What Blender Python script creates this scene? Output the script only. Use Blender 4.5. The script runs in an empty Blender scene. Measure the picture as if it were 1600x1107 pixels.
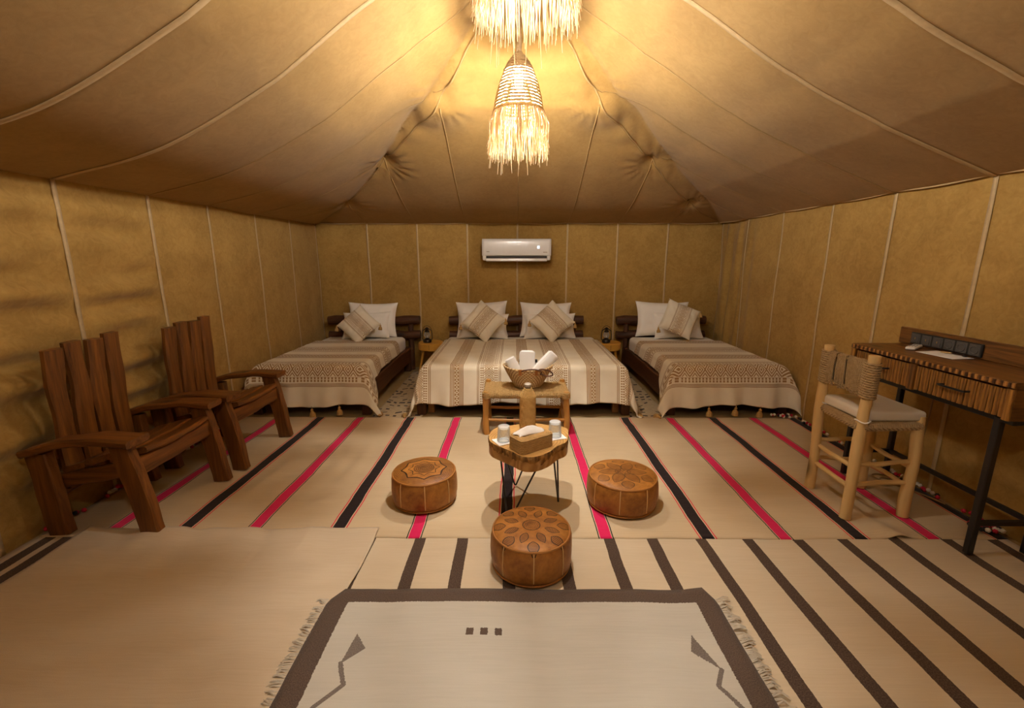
import bpy, math, random
from mathutils import Vector, Matrix, Euler, noise
random.seed(7)
sc = bpy.context.scene
col = sc.collection
PI = math.pi
sin, cos, sqrt = math.sin, math.cos, math.sqrt

# ------------------------------------------------------------------ camera, world, exposure
cam_d = bpy.data.cameras.new('camera')
cam = bpy.data.objects.new('camera', cam_d)
col.objects.link(cam)
cam.location = (0.0, 0.0, 1.35)
cam.rotation_euler = (math.radians(90 - 12.1), 0, math.radians(0.25))
cam_d.sensor_width = 36.0
cam_d.lens = 690.0 / 1600.0 * 36.0
cam_d.clip_start = 0.02
sc.camera = cam
world = bpy.data.worlds.new('world')
world.use_nodes = True
world.node_tree.nodes['Background'].inputs[0].default_value = (0.35, 0.40, 0.5, 1)
world.node_tree.nodes['Background'].inputs[1].default_value = 0.05
sc.world = world
BULB = 6000.0            # emission of the bulbs in the woven lamps
BULB_COL = (1.0, 0.93, 0.84, 1)
sc.view_settings.view_transform = 'Standard'
sc.view_settings.look = 'None'
sc.view_settings.exposure = -0.5
sc.view_settings.gamma = 1.0
sc.view_settings.use_curve_mapping = False
cy = sc.cycles
cy.max_bounces = 12
cy.diffuse_bounces = 6
cy.transmission_bounces = 8
cy.transparent_max_bounces = 12
cy.caustics_reflective = False
cy.caustics_refractive = False
cy.sample_clamp_indirect = 6.0
cy.use_denoising = True

# ------------------------------------------------------------------ node expressions
NT = None
class X:
    def __init__(s, v): s.v = v
    def __add__(a, b): return mth('ADD', a, b)
    def __radd__(a, b): return mth('ADD', b, a)
    def __sub__(a, b): return mth('SUBTRACT', a, b)
    def __rsub__(a, b): return mth('SUBTRACT', b, a)
    def __mul__(a, b): return mth('MULTIPLY', a, b)
    def __rmul__(a, b): return mth('MULTIPLY', b, a)
    def __truediv__(a, b): return mth('DIVIDE', a, b)
    def __lt__(a, b): return mth('LESS_THAN', a, b)
    def __gt__(a, b): return mth('GREATER_THAN', a, b)
def put(sock, v):
    if isinstance(v, X): v = v.v
    if isinstance(v, bpy.types.NodeSocket): NT.links.new(v, sock)
    else:
        if sock.type == 'RGBA' and len(v) == 3: v = tuple(v) + (1,)
        sock.default_value = v
def mth(op, a, b=None, c=None):
    n = NT.nodes.new('ShaderNodeMath'); n.operation = op
    put(n.inputs[0], a)
    if b is not None: put(n.inputs[1], b)
    if c is not None: put(n.inputs[2], c)
    return X(n.outputs[0])
def fab(a): return mth('ABSOLUTE', a)
def fract(a): return mth('FRACT', a)
def flo(a): return mth('FLOOR', a)
def mx(a, b): return mth('MAXIMUM', a, b)
def mn(a, b): return mth('MINIMUM', a, b)
def between(a, lo, hi): return (a > lo) * (a < hi)
def snode(a): return mth('SINE', a)
def mix(f, a, b):
    n = NT.nodes.new('ShaderNodeMix'); n.data_type = 'RGBA'
    put(n.inputs[0], f); put(n.inputs[6], a); put(n.inputs[7], b)
    return X(n.outputs[2])
def coords(kind='Object'):
    n = NT.nodes.new('ShaderNodeTexCoord'); return X(n.outputs[kind])
def scl(vec, s, off=(0, 0, 0)):
    n = NT.nodes.new('ShaderNodeMapping'); put(n.inputs['Vector'], vec)
    n.inputs['Scale'].default_value = s; n.inputs['Location'].default_value = off
    return X(n.outputs[0])
def sep(vec):
    n = NT.nodes.new('ShaderNodeSeparateXYZ'); put(n.inputs[0], vec)
    return X(n.outputs[0]), X(n.outputs[1]), X(n.outputs[2])
def nz(vec, scale=5.0, detail=3.0, rough=0.5, dist=0.0):
    n = NT.nodes.new('ShaderNodeTexNoise'); put(n.inputs['Vector'], vec)
    n.inputs['Scale'].default_value = scale; n.inputs['Detail'].default_value = detail
    n.inputs['Roughness'].default_value = rough; n.inputs['Distortion'].default_value = dist
    return X(n.outputs[0])
def vor(vec, scale, feature='F1'):
    n = NT.nodes.new('ShaderNodeTexVoronoi'); put(n.inputs['Vector'], vec)
    n.feature = feature; n.inputs['Scale'].default_value = scale
    return X(n.outputs[0])
def ramp(f, lo, hi):
    n = NT.nodes.new('ShaderNodeMapRange'); put(n.inputs[0], f)
    n.inputs[1].default_value = lo; n.inputs[2].default_value = hi
    return X(n.outputs[0])
def bump(h, strength=0.3, dist=0.01):
    n = NT.nodes.new('ShaderNodeBump'); put(n.inputs['Height'], h)
    n.inputs['Strength'].default_value = strength; n.inputs['Distance'].default_value = dist
    return X(n.outputs[0])
def srgb(r, g, b):
    f = lambda c: (c / 255 / 12.92) if c <= 10 else ((c / 255 + 0.055) / 1.055) ** 2.4
    return (f(r), f(g), f(b))
def begin(name):
    global NT
    m = bpy.data.materials.new(name); m.use_nodes = True
    NT = m.node_tree
    return m, NT.nodes['Principled BSDF']
def finish(p, color=None, rough=0.7, normal=None, metal=0.0, spec=None, sheen=0.0, trans=0.0):
    if color is not None: put(p.inputs['Base Color'], color)
    put(p.inputs['Roughness'], rough)
    p.inputs['Metallic'].default_value = metal
    if spec is not None: p.inputs['Specular IOR Level'].default_value = spec
    if sheen: p.inputs['Sheen Weight'].default_value = sheen
    if trans: p.inputs['Transmission Weight'].default_value = trans
    if normal is not None: put(p.inputs['Normal'], normal)

# ------------------------------------------------------------------ materials
M = {}
def canvas(name, base, dark):
    m, p = begin(name)
    c = coords()
    n1 = nz(scl(c, (1, 1, 1)), 3.0, 6, 0.62, 0.6)
    n2 = nz(scl(c, (1, 1, 1)), 22.0, 5, 0.6, 1.2)
    n3 = nz(c, 420.0, 1)
    f = ramp(n1 * 0.55 + n2 * 0.45, 0.38, 0.62)
    put(p.inputs['Base Color'], mix(f, dark, base))
    finish(p, None, 0.85, bump(n2 * 0.5 + n3 * 0.25, 0.25, 0.004), sheen=0.12, spec=0.2)
    return m
M['canvas'] = canvas('tent_canvas', (0.40, 0.242, 0.064), (0.285, 0.163, 0.038))
M['canvas_roof'] = canvas('tent_roof_canvas', (0.38, 0.226, 0.066), (0.305, 0.177, 0.048))
def plain(name, color, rough=0.7, metal=0.0, spec=None, var=0.0, vs=12.0, b=0.0, bs=200.0, sheen=0.0):
    m, p = begin(name)
    c = coords()
    colr = color
    if var:
        f = ramp(nz(c, vs, 4), 0.3, 0.7)
        colr = mix(f, tuple(k * (1 - var) for k in color), color)
    finish(p, colr, rough, bump(nz(c, bs, 2), b, 0.003) if b else None, metal, spec, sheen)
    return m
M['tape'] = plain('seam_tape_cotton', (0.50, 0.355, 0.18), 0.8, var=0.12, vs=40, b=0.2)
M['tape_roof'] = plain('roof_tape_cotton', (0.52, 0.36, 0.175), 0.8, var=0.12, vs=40, b=0.2)
M['tape_hip'] = plain('brown_roof_piping', (0.40, 0.25, 0.09), 0.8, var=0.12, vs=40, b=0.2)
M['white_linen'] = plain('white_linen', (0.88, 0.84, 0.76), 0.85, var=0.05, b=0.15, bs=500, sheen=0.1)
M['white_towel'] = plain('white_terry', (0.80, 0.79, 0.77), 0.95, b=0.6, bs=320, sheen=0.2)
M['black_metal'] = plain('black_steel', (0.012, 0.012, 0.014), 0.42, spec=0.5, var=0.3)
M['black_plastic'] = plain('black_plastic', (0.018, 0.017, 0.016), 0.45, var=0.2)
M['ac_white'] = plain('white_abs', (0.82, 0.79, 0.74), 0.22, spec=0.5, var=0.02)
M['ac_grey'] = plain('grey_abs', (0.42, 0.36, 0.29), 0.4, var=0.05)
M['ac_dark'] = plain('dark_vent', (0.03, 0.02, 0.015), 0.6, var=0.2)
M['leather_dark'] = plain('dark_leather', (0.09, 0.03, 0.012), 0.5, var=0.3)
M['leather_tan'] = plain('tan_leather', (0.42, 0.16, 0.03), 0.5, var=0.25)
M['tassel'] = plain('tassel_wool', (0.50, 0.30, 0.10), 0.95, var=0.3, vs=90, b=0.6, bs=260)
M['stool_cushion'] = plain('ivory_cotton', (0.72, 0.66, 0.56), 0.85, var=0.05, b=0.2, bs=400)
M['paper'] = plain('white_paper', (0.82, 0.80, 0.76), 0.7, var=0.03)
M['remote'] = plain('remote_plastic', (0.72, 0.69, 0.62), 0.35, var=0.03)
M['button'] = plain('grey_rubber', (0.25, 0.24, 0.22), 0.6, var=0.1)
M['cable'] = plain('cable_rubber', (0.30, 0.19, 0.08), 0.6, var=0.1)
M['socket_grey'] = plain('charcoal_socket_plastic', (0.075, 0.070, 0.066), 0.4, var=0.1)
M['brass'] = plain('brass', (0.6, 0.38, 0.1), 0.3, metal=1.0, var=0.1)
M['tissue'] = plain('tissue_paper', (0.86, 0.83, 0.79), 0.9, b=0.3, bs=90, var=0.03)
M['tin'] = plain('dark_tin', (0.035, 0.026, 0.02), 0.38, metal=0.6, var=0.3)
M['tan_mat'] = plain('tan_ground_mat', (0.40, 0.28, 0.125), 0.95, var=0.25, vs=5, b=0.4, bs=150)
M['pom_red'] = plain('red_wool', (0.55, 0.02, 0.05), 0.95, var=0.2, b=0.5)
M['pom_white'] = plain('white_wool', (0.75, 0.68, 0.58), 0.95, var=0.1, b=0.5)
M['pom_black'] = plain('black_wool', (0.02, 0.016, 0.02), 0.95, var=0.2, b=0.5)
M['fringe_cotton'] = plain('cream_cotton_fringe', (0.62, 0.56, 0.46), 0.95, var=0.2, vs=60, b=0.4)

def wood(name, light, dark, axis='Z', rough=0.45, k=1.0, contrast=(0.35, 0.65), knots=True, spec=0.4):
    m, p = begin(name)
    c = coords()
    s = [14 * k, 14 * k, 14 * k]; s['XYZ'.index(axis)] = 1.3 * k
    n1 = nz(scl(c, tuple(s)), 1.0, 6, 0.6, 1.6)
    s2 = [70 * k] * 3; s2['XYZ'.index(axis)] = 3 * k
    n2 = nz(scl(c, tuple(s2)), 1.0, 3, 0.6, 0.5)
    f = ramp(n1 * 0.65 + n2 * 0.35, *contrast)
    colr = mix(f, dark, light)
    if knots:
        kn = vor(scl(c, tuple([5 * k if i != 'XYZ'.index(axis) else 2.2 * k for i in range(3)])), 1.0)
        colr = mix(ramp(kn, 0.16, 0.06), colr, tuple(x * 0.3 for x in dark))
    finish(p, colr, rough, bump(n1 * 0.6 + n2 * 0.4, 0.25, 0.004), spec=spec)
    return m
for ax in 'XYZ':
    M['chair_wood' + ax] = wood('stained_pine_' + ax, (0.235, 0.088, 0.016), (0.060, 0.019, 0.004), ax, 0.42)
    M['bed_wood' + ax] = wood('dark_bed_wood_' + ax, (0.105, 0.038, 0.014), (0.035, 0.013, 0.006), ax, 0.5)
    M['pale_wood' + ax] = wood('pale_poplar_' + ax, (0.72, 0.52, 0.245), (0.56, 0.365, 0.145), ax, 0.55, 0.8, (0.25, 0.75))
    M['honey_wood' + ax] = wood('honey_wood_' + ax, (0.58, 0.30, 0.075), (0.36, 0.165, 0.034), ax, 0.45, 1.0, (0.3, 0.7))
    M['desk_wood' + ax] = wood('burnt_pine_' + ax, (0.23, 0.098, 0.022), (0.045, 0.017, 0.005), ax, 0.4, 1.3, (0.36, 0.62))
    M['strip_wood' + ax] = wood('brushed_strip_' + ax, (0.43, 0.20, 0.038), (0.06, 0.021, 0.006), ax, 0.45, 1.6, (0.38, 0.62))
M['yellow_wood'] = wood('yellow_varnished_wood', (0.74, 0.40, 0.07), (0.55, 0.27, 0.04), 'X', 0.4, 1.0, (0.3, 0.7), knots=False)
M['bleached'] = wood('front_bed_leg_pine', (0.45, 0.22, 0.06), (0.28, 0.12, 0.03), 'Z', 0.5)

def rope_mat(name, light, dark, freq=160.0, ang=(1, 1, 1)):
    m, p = begin(name)
    x, y, z = sep(coords())
    w = snode((x * ang[0] + y * ang[1] + z * ang[2]) * freq * 6.283)
    f = ramp(w + (nz(coords(), 60, 3) - 0.5) * 3.0, -1.0, 1.0)
    finish(p, mix(f, dark, light), 0.9, bump(w, 0.5, 0.003), spec=0.15)
    return m
M['rope'] = rope_mat('raffia_rope', (0.60, 0.41, 0.18), (0.36, 0.215, 0.08))
M['rope_stool'] = rope_mat('grey_raffia_rope', (0.50, 0.365, 0.20), (0.29, 0.195, 0.10), 120)
M['rope_bottle'] = rope_mat('golden_jute_cord', (0.70, 0.45, 0.17), (0.48, 0.275, 0.08), 180)
M['rope_tissue'] = rope_mat('pale_jute_cord', (0.68, 0.45, 0.20), (0.48, 0.29, 0.105), 180)
M['lamp_rope'] = rope_mat('lamp_palm_cord', (0.36, 0.25, 0.12), (0.25, 0.15, 0.06), 90)

def straw():
    m, p = begin('pale_straw_fringe')
    c = coords()
    f = ramp(nz(scl(c, (60, 60, 3)), 1.0, 2), 0.3, 0.7)
    colr = mix(f, (0.80, 0.64, 0.38), (0.90, 0.80, 0.60))
    finish(p, colr, 0.6, spec=0.2)
    t = NT.nodes.new('ShaderNodeBsdfTranslucent'); put(t.inputs[0], colr)
    s = NT.nodes.new('ShaderNodeMixShader'); s.inputs[0].default_value = 0.6
    NT.links.new(p.outputs[0], s.inputs[1]); NT.links.new(t.outputs[0], s.inputs[2])
    NT.links.new(s.outputs[0], NT.nodes['Material Output'].inputs[0])
    return m
M['straw'] = straw()
def emit(name, colr, st):
    m, p = begin(name)
    p.inputs['Base Color'].default_value = (0.8, 0.8, 0.8, 1)
    p.inputs['Emission Color'].default_value = colr; p.inputs['Emission Strength'].default_value = st
    return m
def opal():
    m, p = begin('opal_white_plastic')
    finish(p, (0.85, 0.84, 0.8), 0.4)
    t = NT.nodes.new('ShaderNodeBsdfTranslucent'); t.inputs[0].default_value = (0.85, 0.82, 0.75, 1)
    s = NT.nodes.new('ShaderNodeMixShader'); s.inputs[0].default_value = 0.35
    NT.links.new(p.outputs[0], s.inputs[1]); NT.links.new(t.outputs[0], s.inputs[2])
    NT.links.new(s.outputs[0], NT.nodes['Material Output'].inputs[0])
    return m
M['opal'] = opal()
M['bulb'] = emit('glowing_bulb', BULB_COL, BULB)
M['display'] = emit('ac_display_light', (0.55, 0.8, 1.0, 1), 2.2)
def glass(name):
    m, p = begin(name)
    finish(p, (0.9, 0.92, 0.92), 0.04, spec=0.8)
    t = NT.nodes.new('ShaderNodeBsdfTransparent'); t.inputs[0].default_value = (0.93, 0.95, 0.95, 1)
    lw = NT.nodes.new('ShaderNodeLayerWeight'); lw.inputs[0].default_value = 0.35
    s = NT.nodes.new('ShaderNodeMixShader')
    put(s.inputs[0], ramp(X(lw.outputs['Facing']), -0.15, 1.3))  # whitish rim highlight mixed into the glass colour at grazing angles
    NT.links.new(t.outputs[0], s.inputs[1]); NT.links.new(p.outputs[0], s.inputs[2])
    NT.links.new(s.outputs[0], NT.nodes['Material Output'].inputs[0])
    return m
M['glass'] = glass('clear_glass')

# woven floor textiles
def weave_bump():
    u, v, _ = sep(coords('UV'))
    c = coords('UV')
    return nz(scl(c, (300, 700, 1)), 1.0, 1) + nz(scl(c, (4, 34, 1)), 1.0, 3) * 2.5
def rug_base(light, dark):
    c = coords('UV')
    f = ramp(nz(scl(c, (1.5, 9, 1)), 1.0, 4, 0.6) * 0.6 + nz(scl(c, (6, 160, 1)), 1.0, 2) * 0.4, 0.3, 0.7)
    return mix(f, dark, light)
def rag(u, amp=0.004):
    c = coords('UV')
    return u + (nz(scl(c, (1, 90, 1)), 1.0, 2) - 0.5) * amp * 2 + (nz(scl(c, (1, 1.6, 1)), 1.0, 2) - 0.5) * 0.03
def red_kilim_mat():
    m, p = begin('red_striped_kilim_wool')
    u0, v, _ = sep(coords('UV'))
    u = rag(u0, 0.0015)
    colr = rug_base((0.57, 0.455, 0.30), (0.50, 0.39, 0.25))
    pink, blk = (0.62, 0.018, 0.10), (0.018, 0.012, 0.014)
    for x in PINKS:
        d = fab(u - x)
        colr = mix(d < 0.037, colr, blk)
        colr = mix(d < 0.0315, colr, (0.62, 0.48, 0.34))
        colr = mix(d < 0.028, colr, pink)
    for x in BLACKS:
        d = fab(u - x)
        colr = mix(d < 0.043, colr, (0.60, 0.06, 0.08))
        colr = mix(d < 0.036, colr, (0.60, 0.46, 0.3))
        colr = mix(d < 0.0305, colr, blk)
    finish(p, colr, 0.95, bump(weave_bump(), 0.35, 0.002), spec=0.1, sheen=0.1)
    return m
PINKS = (-2.02, -1.315, -0.49, 0.455, 1.337, 2.052)
BLACKS = (-1.665, -0.888, -0.035, 0.955, 1.705, 2.385)
M['red_kilim'] = red_kilim_mat()
BROWNS = (-2.275, -2.19, -0.70, -0.456, -0.249, -0.02, 0.235, 0.469, 0.676, 0.915, 1.145, 1.39, 1.61, 1.86, 2.11, 2.33)
def brown_kilim_mat():
    m, p = begin('brown_striped_kilim_wool')
    u0, v, _ = sep(coords('UV'))
    u = rag(u0, 0.002)
    colr = rug_base((0.58, 0.485, 0.35), (0.51, 0.42, 0.295))
    g = None
    for x in BROWNS:
        t = fab(u - x) < 0.0265
        g = t if g is None else mx(g, t)
    fl = ramp(nz(scl(coords('UV'), (260, 200, 1)), 1.0, 2), 0.35, 0.7)
    colr = mix(g, colr, mix(fl, (0.045, 0.028, 0.02), (0.10, 0.07, 0.055)))
    finish(p, colr, 0.95, bump(weave_bump(), 0.35, 0.002), spec=0.1, sheen=0.1)
    return m
M['brown_kilim'] = brown_kilim_mat()
def plain_rug_mat():
    m, p = begin('plain_beige_kilim_wool')
    finish(p, rug_base((0.57, 0.475, 0.35), (0.50, 0.405, 0.285)), 0.95, bump(weave_bump(), 0.35, 0.002), spec=0.1, sheen=0.1)
    return m
M['plain_rug'] = plain_rug_mat()
def seg(u, v, a, b):
    ax, ay = a; bx, by = b
    dx, dy = bx - ax, by - ay
    l2 = dx * dx + dy * dy
    t = mn(mx(((u - ax) * dx + (v - ay) * dy) * (1.0 / l2), 0.0), 1.0)
    ex = u - (t * dx + ax); ey = v - (t * dy + ay)
    return mth('SQRT', ex * ex + ey * ey)
def tri(u, v, pts):
    g = None
    for i in range(len(pts)):
        (ax, ay), (bx, by) = pts[i], pts[(i + 1) % len(pts)]
        e = ((u - ax) * (by - ay) - (v - ay) * (bx - ax)) > 0.0
        g = e if g is None else g * e
    return g
RX0, RX1, RY0, RY1 = -0.735, 0.80, -0.35, 1.565
def front_rug_mat():
    m, p = begin('bordered_wool_rug')
    u0, v0, _ = sep(coords('UV'))
    c = coords('UV')
    jit = (nz(scl(c, (160, 160, 1)), 1.0, 1) - 0.5) * 0.008
    u = u0 + jit; v = v0 + jit
    colr = rug_base((0.49, 0.465, 0.405), (0.43, 0.405, 0.345))
    fl = ramp(nz(scl(c, (300, 260, 1)), 1.0, 2), 0.35, 0.7)
    brn = mix(fl, (0.065, 0.045, 0.036), (0.12, 0.088, 0.07))
    gry = mix(fl, (0.12, 0.10, 0.088), (0.20, 0.17, 0.15))
    inner = between(u, RX0 + 0.082, RX1 - 0.082) * between(v, RY0 + 0.07, RY1 - 0.07)
    colr = mix(inner, brn, colr)
    sq = None
    for x in (-0.158, -0.106, -0.054):
        t = (fab(u - x) < 0.0135) * (fab(v - 1.352) < 0.0155)
        sq = t if sq is None else mx(sq, t)
    colr = mix(sq, colr, brn)
    L = [(-0.562, 1.345), (-0.512, 1.285), (-0.578, 1.222)]
    R = [(0.640, 1.345), (0.685, 1.205), (0.612, 1.275)]
    g = mx(tri(u, v, L), tri(u, v, R))
    for a, b in (((-0.578, 1.225), (-0.540, 1.150)), ((-0.540, 1.150), (-0.605, 1.075)), ((-0.605, 1.075), (-0.56, 1.0)),
                 ((0.685, 1.205), (0.648, 1.150)), ((0.648, 1.150), (0.690, 1.075)), ((0.690, 1.075), (0.65, 1.0))):
        g = mx(g, seg(u, v, a, b) < 0.0075)
    colr = mix(g, colr, gry)
    finish(p, colr, 0.95, bump(weave_bump(), 0.4, 0.002), spec=0.1, sheen=0.1)
    return m
M['front_rug'] = front_rug_mat()
def berber_mat():
    m, p = begin('speckled_berber_wool')
    c = coords('UV')
    u, v, _ = sep(c)
    cv = v * 11.0
    def cell(k, sc_):
        n = NT.nodes.new('ShaderNodeTexWhiteNoise'); n.noise_dimensions = '3D'
        cmb = NT.nodes.new('ShaderNodeCombineXYZ'); put(cmb.inputs[0], iu); put(cmb.inputs[1], iv); cmb.inputs[2].default_value = k
        NT.links.new(cmb.outputs[0], n.inputs['Vector']); return X(n.outputs['Value']) * sc_
    cu = u * 15.0 + fract(flo(cv) * 0.618) * 3.0
    iu = flo(cu); iv = flo(cv); fu = fract(cu); fv = fract(cv)
    ru = cell(1.0, 1.0)
    d = fab(fv - (cell(2.0, 0.4) + 0.3) + (fu - 0.5) * (cell(3.0, 1.2) - 0.6))
    g = (d < (cell(4.0, 0.15) + 0.08)) * (fab(fu - 0.5) < (cell(5.0, 0.25) + 0.18)) * (ru > 0.35)
    base = mix(ramp(nz(c, 30, 3), 0.3, 0.7), (0.42, 0.325, 0.195), (0.52, 0.415, 0.265))
    finish(p, mix(g, base, (0.035, 0.024, 0.022)), 0.95, bump(nz(c, 300, 2), 0.5, 0.004), sheen=0.1)
    return m
M['berber'] = berber_mat()

# block-printed bands: v = across the bands, u = along them (metres)
CREAM_A, CREAM_B = (0.83, 0.765, 0.61), (0.78, 0.705, 0.55)
OCHRE = (0.29, 0.145, 0.028)
def diamond_band(s, pp, half):
    k = half / 0.155
    q = fab(s) * (1.0 / half)
    d = fab(fract(pp * (1.0 / (0.088 * k))) - 0.5) * 2.0
    val = d + q * (1.0 / 0.40)
    dm = mx(val < 0.22, mx(between(val, 0.40, 0.66), between(val, 0.86, 1.16)))
    dm = mx(dm, between(val, 1.38, 1.62)) * (q < 0.40)
    ds = between(q, 0.44, 0.72) * mx((fract(pp * (1.0 / (0.030 * k))) < 0.5) * ((q < 0.57) + (q > 0.60)), between(q, 0.44, 0.46))
    ln = between(q, 0.78, 1.0) * (fract(q * 13.6) < 0.55)
    return mn(dm + ds + ln, 1.0)
def line_band(s, pp, half):
    q = fab(s) * (1.0 / half)
    d = fab(fract(pp * 32.0) - 0.5) * 2.0 + q * 3.0
    inner = (q < 0.34) * mx(d < 0.55, d > 0.95)
    ln = (q > 0.40) * (q < 1.0) * (fract(q * 5.0) < 0.62)
    return mn(inner + ln, 1.0)
def band_mat(name, bands):
    m, p = begin(name)
    c = coords('UV')
    u, v, _ = sep(c)
    s = v + (nz(c, 3.0, 2) - 0.5) * 0.01
    g = None
    for kind, pos, half in bands:
        f = diamond_band if kind == 'd' else line_band
        t = f(s - pos, u, half)
        g = t if g is None else mx(g, t)
    base = mix(ramp(nz(c, 8, 4), 0.3, 0.7), CREAM_B, CREAM_A)
    colr = mix(g * 0.88, base, OCHRE)
    w = snode(u * 1600.0) * snode(v * 1600.0)
    finish(p, colr, 0.88, bump(w * 0.5 + nz(c, 18, 3) * 1.5, 0.3, 0.004), sheen=0.1, spec=0.15)
    return m
M['spread_single'] = band_mat('printed_single_bedspread', [('d', 0.32, 0.155), ('l', 0.70, 0.095), ('d', 1.04, 0.12), ('l', 1.46, 0.10)])
M['spread_double'] = band_mat('printed_double_bedspread',
    [('d', -0.92, 0.115), ('l', -0.58, 0.062), ('d', -0.30, 0.105), ('l', -0.005, 0.058), ('d', 0.30, 0.105), ('l', 0.60, 0.062), ('d', 0.92, 0.115)])
M['cushion'] = band_mat('printed_cushion_cover', [('d', 0.0, 0.082)])

def pouf_leather(name, light, dark, style):
    m, p = begin(name)
    c = coords()
    x, y, z = sep(c)
    n1 = nz(c, 9.0, 5, 0.6, 0.8); n2 = nz(c, 45.0, 4, 0.6)
    f = ramp(n1 * 0.7 + n2 * 0.3, 0.33, 0.66)
    colr = mix(f, dark, light)
    th = mth('ARCTAN2', y, x)
    r = mth('SQRT', x * x + y * y)
    top = z > 0.150
    ink = None
    def petals(nn, rc, rl, w, ph=0.0):
        a = (fract(th * (nn / 6.28318) + ph) - 0.5) * (6.28318 / nn)
        across = fab(a * r) * (1.0 / w); along = fab(r - rc) * (1.0 / rl)
        return across + along * along
    if style == 'star':
        v1 = petals(8, 0.095, 0.035, 0.019); v2 = petals(8, 0.145, 0.034, 0.026, 0.5)
        lines = mx(between(v1, 0.82, 1.0), between(v2, 0.82, 1.0))
        lines = mx(lines, mx(between(v1, 0.0, 0.8), between(v2, 0.0, 0.8)) * (snode(r * 900.0 + th * 8.0) > 0.6) * 0.7)
        lines = mx(lines, mx(between(r, 0.036, 0.040), (r < 0.034) * (snode(r * 800.0 + snode(th * 6.0) * 2.0) > 0.5) * 0.7))
        shade = mx(v1 < 1.0, v2 < 1.0) * 0.30
    elif style == 'scallop':
        rr = r + fab(snode(th * 4.0)) * 0.018
        lines = mx(between(rr, 0.120, 0.1285), between(rr, 0.084, 0.089))
        lines = mx(lines, (rr > 0.129) * (r < 0.158) * (snode(r * 700.0 + th * 20.0) > 0.7) * 0.6)
        lines = mx(lines, (r < 0.060) * (snode(r * 620.0 + snode(th * 16.0)) > 0.3) * 0.8)
        shade = mx(r < 0.062, rr > 0.128) * 0.35
    else:
        v1 = petals(6, 0.075, 0.058, 0.034); v2 = petals(6, 0.135, 0.035, 0.036, 0.5)
        lines = mx(between(v1, 0.85, 1.0), between(v2, 0.85, 1.0)) * 0.6
        lines = mx(lines, (r < 0.045) * (snode(r * 500.0) > 0.4) * 0.4)
        shade = mx(v1 < 1.0, v2 < 1.0) * 0.45
    lines = lines * top; shade = shade * top * (r < 0.168)
    colr = mix(shade, colr, tuple(k * 0.62 for k in dark))
    colr = mix(mn(lines * 1.15, 1.0), colr, tuple(k * 0.12 for k in dark))
    hgt = n2 * 0.5 + n1 * 0.8 - lines * 0.9
    finish(p, colr, 0.5, bump(hgt, 0.4, 0.004), spec=0.4)
    p.inputs['Roughness'].links and None
    return m
for st in ('star', 'scallop', 'petal'):
    M['pouf_' + st] = pouf_leather('tooled_leather_' + st, (0.46, 0.195, 0.034), (0.17, 0.058, 0.009), st)
M['pouf_cord'] = plain('pouf_stitching', (0.66, 0.42, 0.17), 0.7, var=0.2)
M['pouf_piping'] = plain('pouf_piping_leather', (0.38, 0.155, 0.03), 0.5, var=0.3)

def bark_mat():
    m, p = begin('rough_bark')
    c = coords()
    n = nz(scl(c, (1, 1, 0.3)), 38.0, 5, 0.65, 1.0)
    v = vor(scl(c, (1, 1, 0.45)), 42.0)
    f = ramp(n * 0.5 + v * 0.6, 0.3, 0.75)
    finish(p, mix(f, (0.045, 0.022, 0.008), (0.40, 0.215, 0.065)), 0.85, bump(f, 0.8, 0.01), spec=0.2)
    return m
M['bark'] = bark_mat()
def slab_mat():
    m, p = begin('tree_slice_end_grain')
    x, y, z = sep(coords())
    r = mth('SQRT', x * x + y * y) + (nz(coords(), 6, 3) - 0.5) * 0.05
    w = snode(r * 420.0)
    f = ramp(w * 0.5 + nz(coords(), 9, 4) * 2.0, 0.5, 1.6)
    finish(p, mix(f, (0.36, 0.185, 0.05), (0.56, 0.335, 0.115)), 0.4, bump(w, 0.08, 0.002), spec=0.4)
    return m
M['slab'] = slab_mat()
def basket_mat():
    m, p = begin('palm_leaf_basketry')
    x, y, z = sep(coords())
    th = mth('ARCTAN2', y, x)
    th = mth('ARCTAN2', y * 1.5, x)
    row = (z - mth('COSINE', th * 2.0) * z * 0.073) * 75.9
    st = fract(th * 6.525 + flo(row) * 0.5)
    f = ramp(nz(coords(), 40, 3), 0.3, 0.7)
    colr = mix(f, (0.62, 0.44, 0.21), (0.74, 0.58, 0.34))
    colr = mix((st < 0.30), colr, (0.30, 0.15, 0.05))
    finish(p, colr, 0.8, bump(st, 0.3, 0.003), spec=0.2)
    return m
M['basket'] = basket_mat()
def coaster_mat():
    m, p = begin('printed_paper_coaster')
    x, y, z = sep(coords())
    r = mth('SQRT', x * x + y * y)
    finish(p, mix(between(r, 0.026, 0.0305), (0.82, 0.81, 0.79), (0.12, 0.22, 0.42)), 0.7)
    return m
M['coaster'] = coaster_mat()
def edge_burn():
    m, p = begin('scorched_desk_edge')
    x, y, z = sep(coords())
    f = ramp(snode(y * 210.0) + (nz(coords(), 40, 3) - 0.5) * 4.0, -0.6, 1.0)
    finish(p, mix(f, (0.05, 0.018, 0.006), (0.42, 0.20, 0.05)), 0.5, bump(f, 0.5, 0.004))
    return m
M['desk_edge'] = edge_burn()

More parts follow.
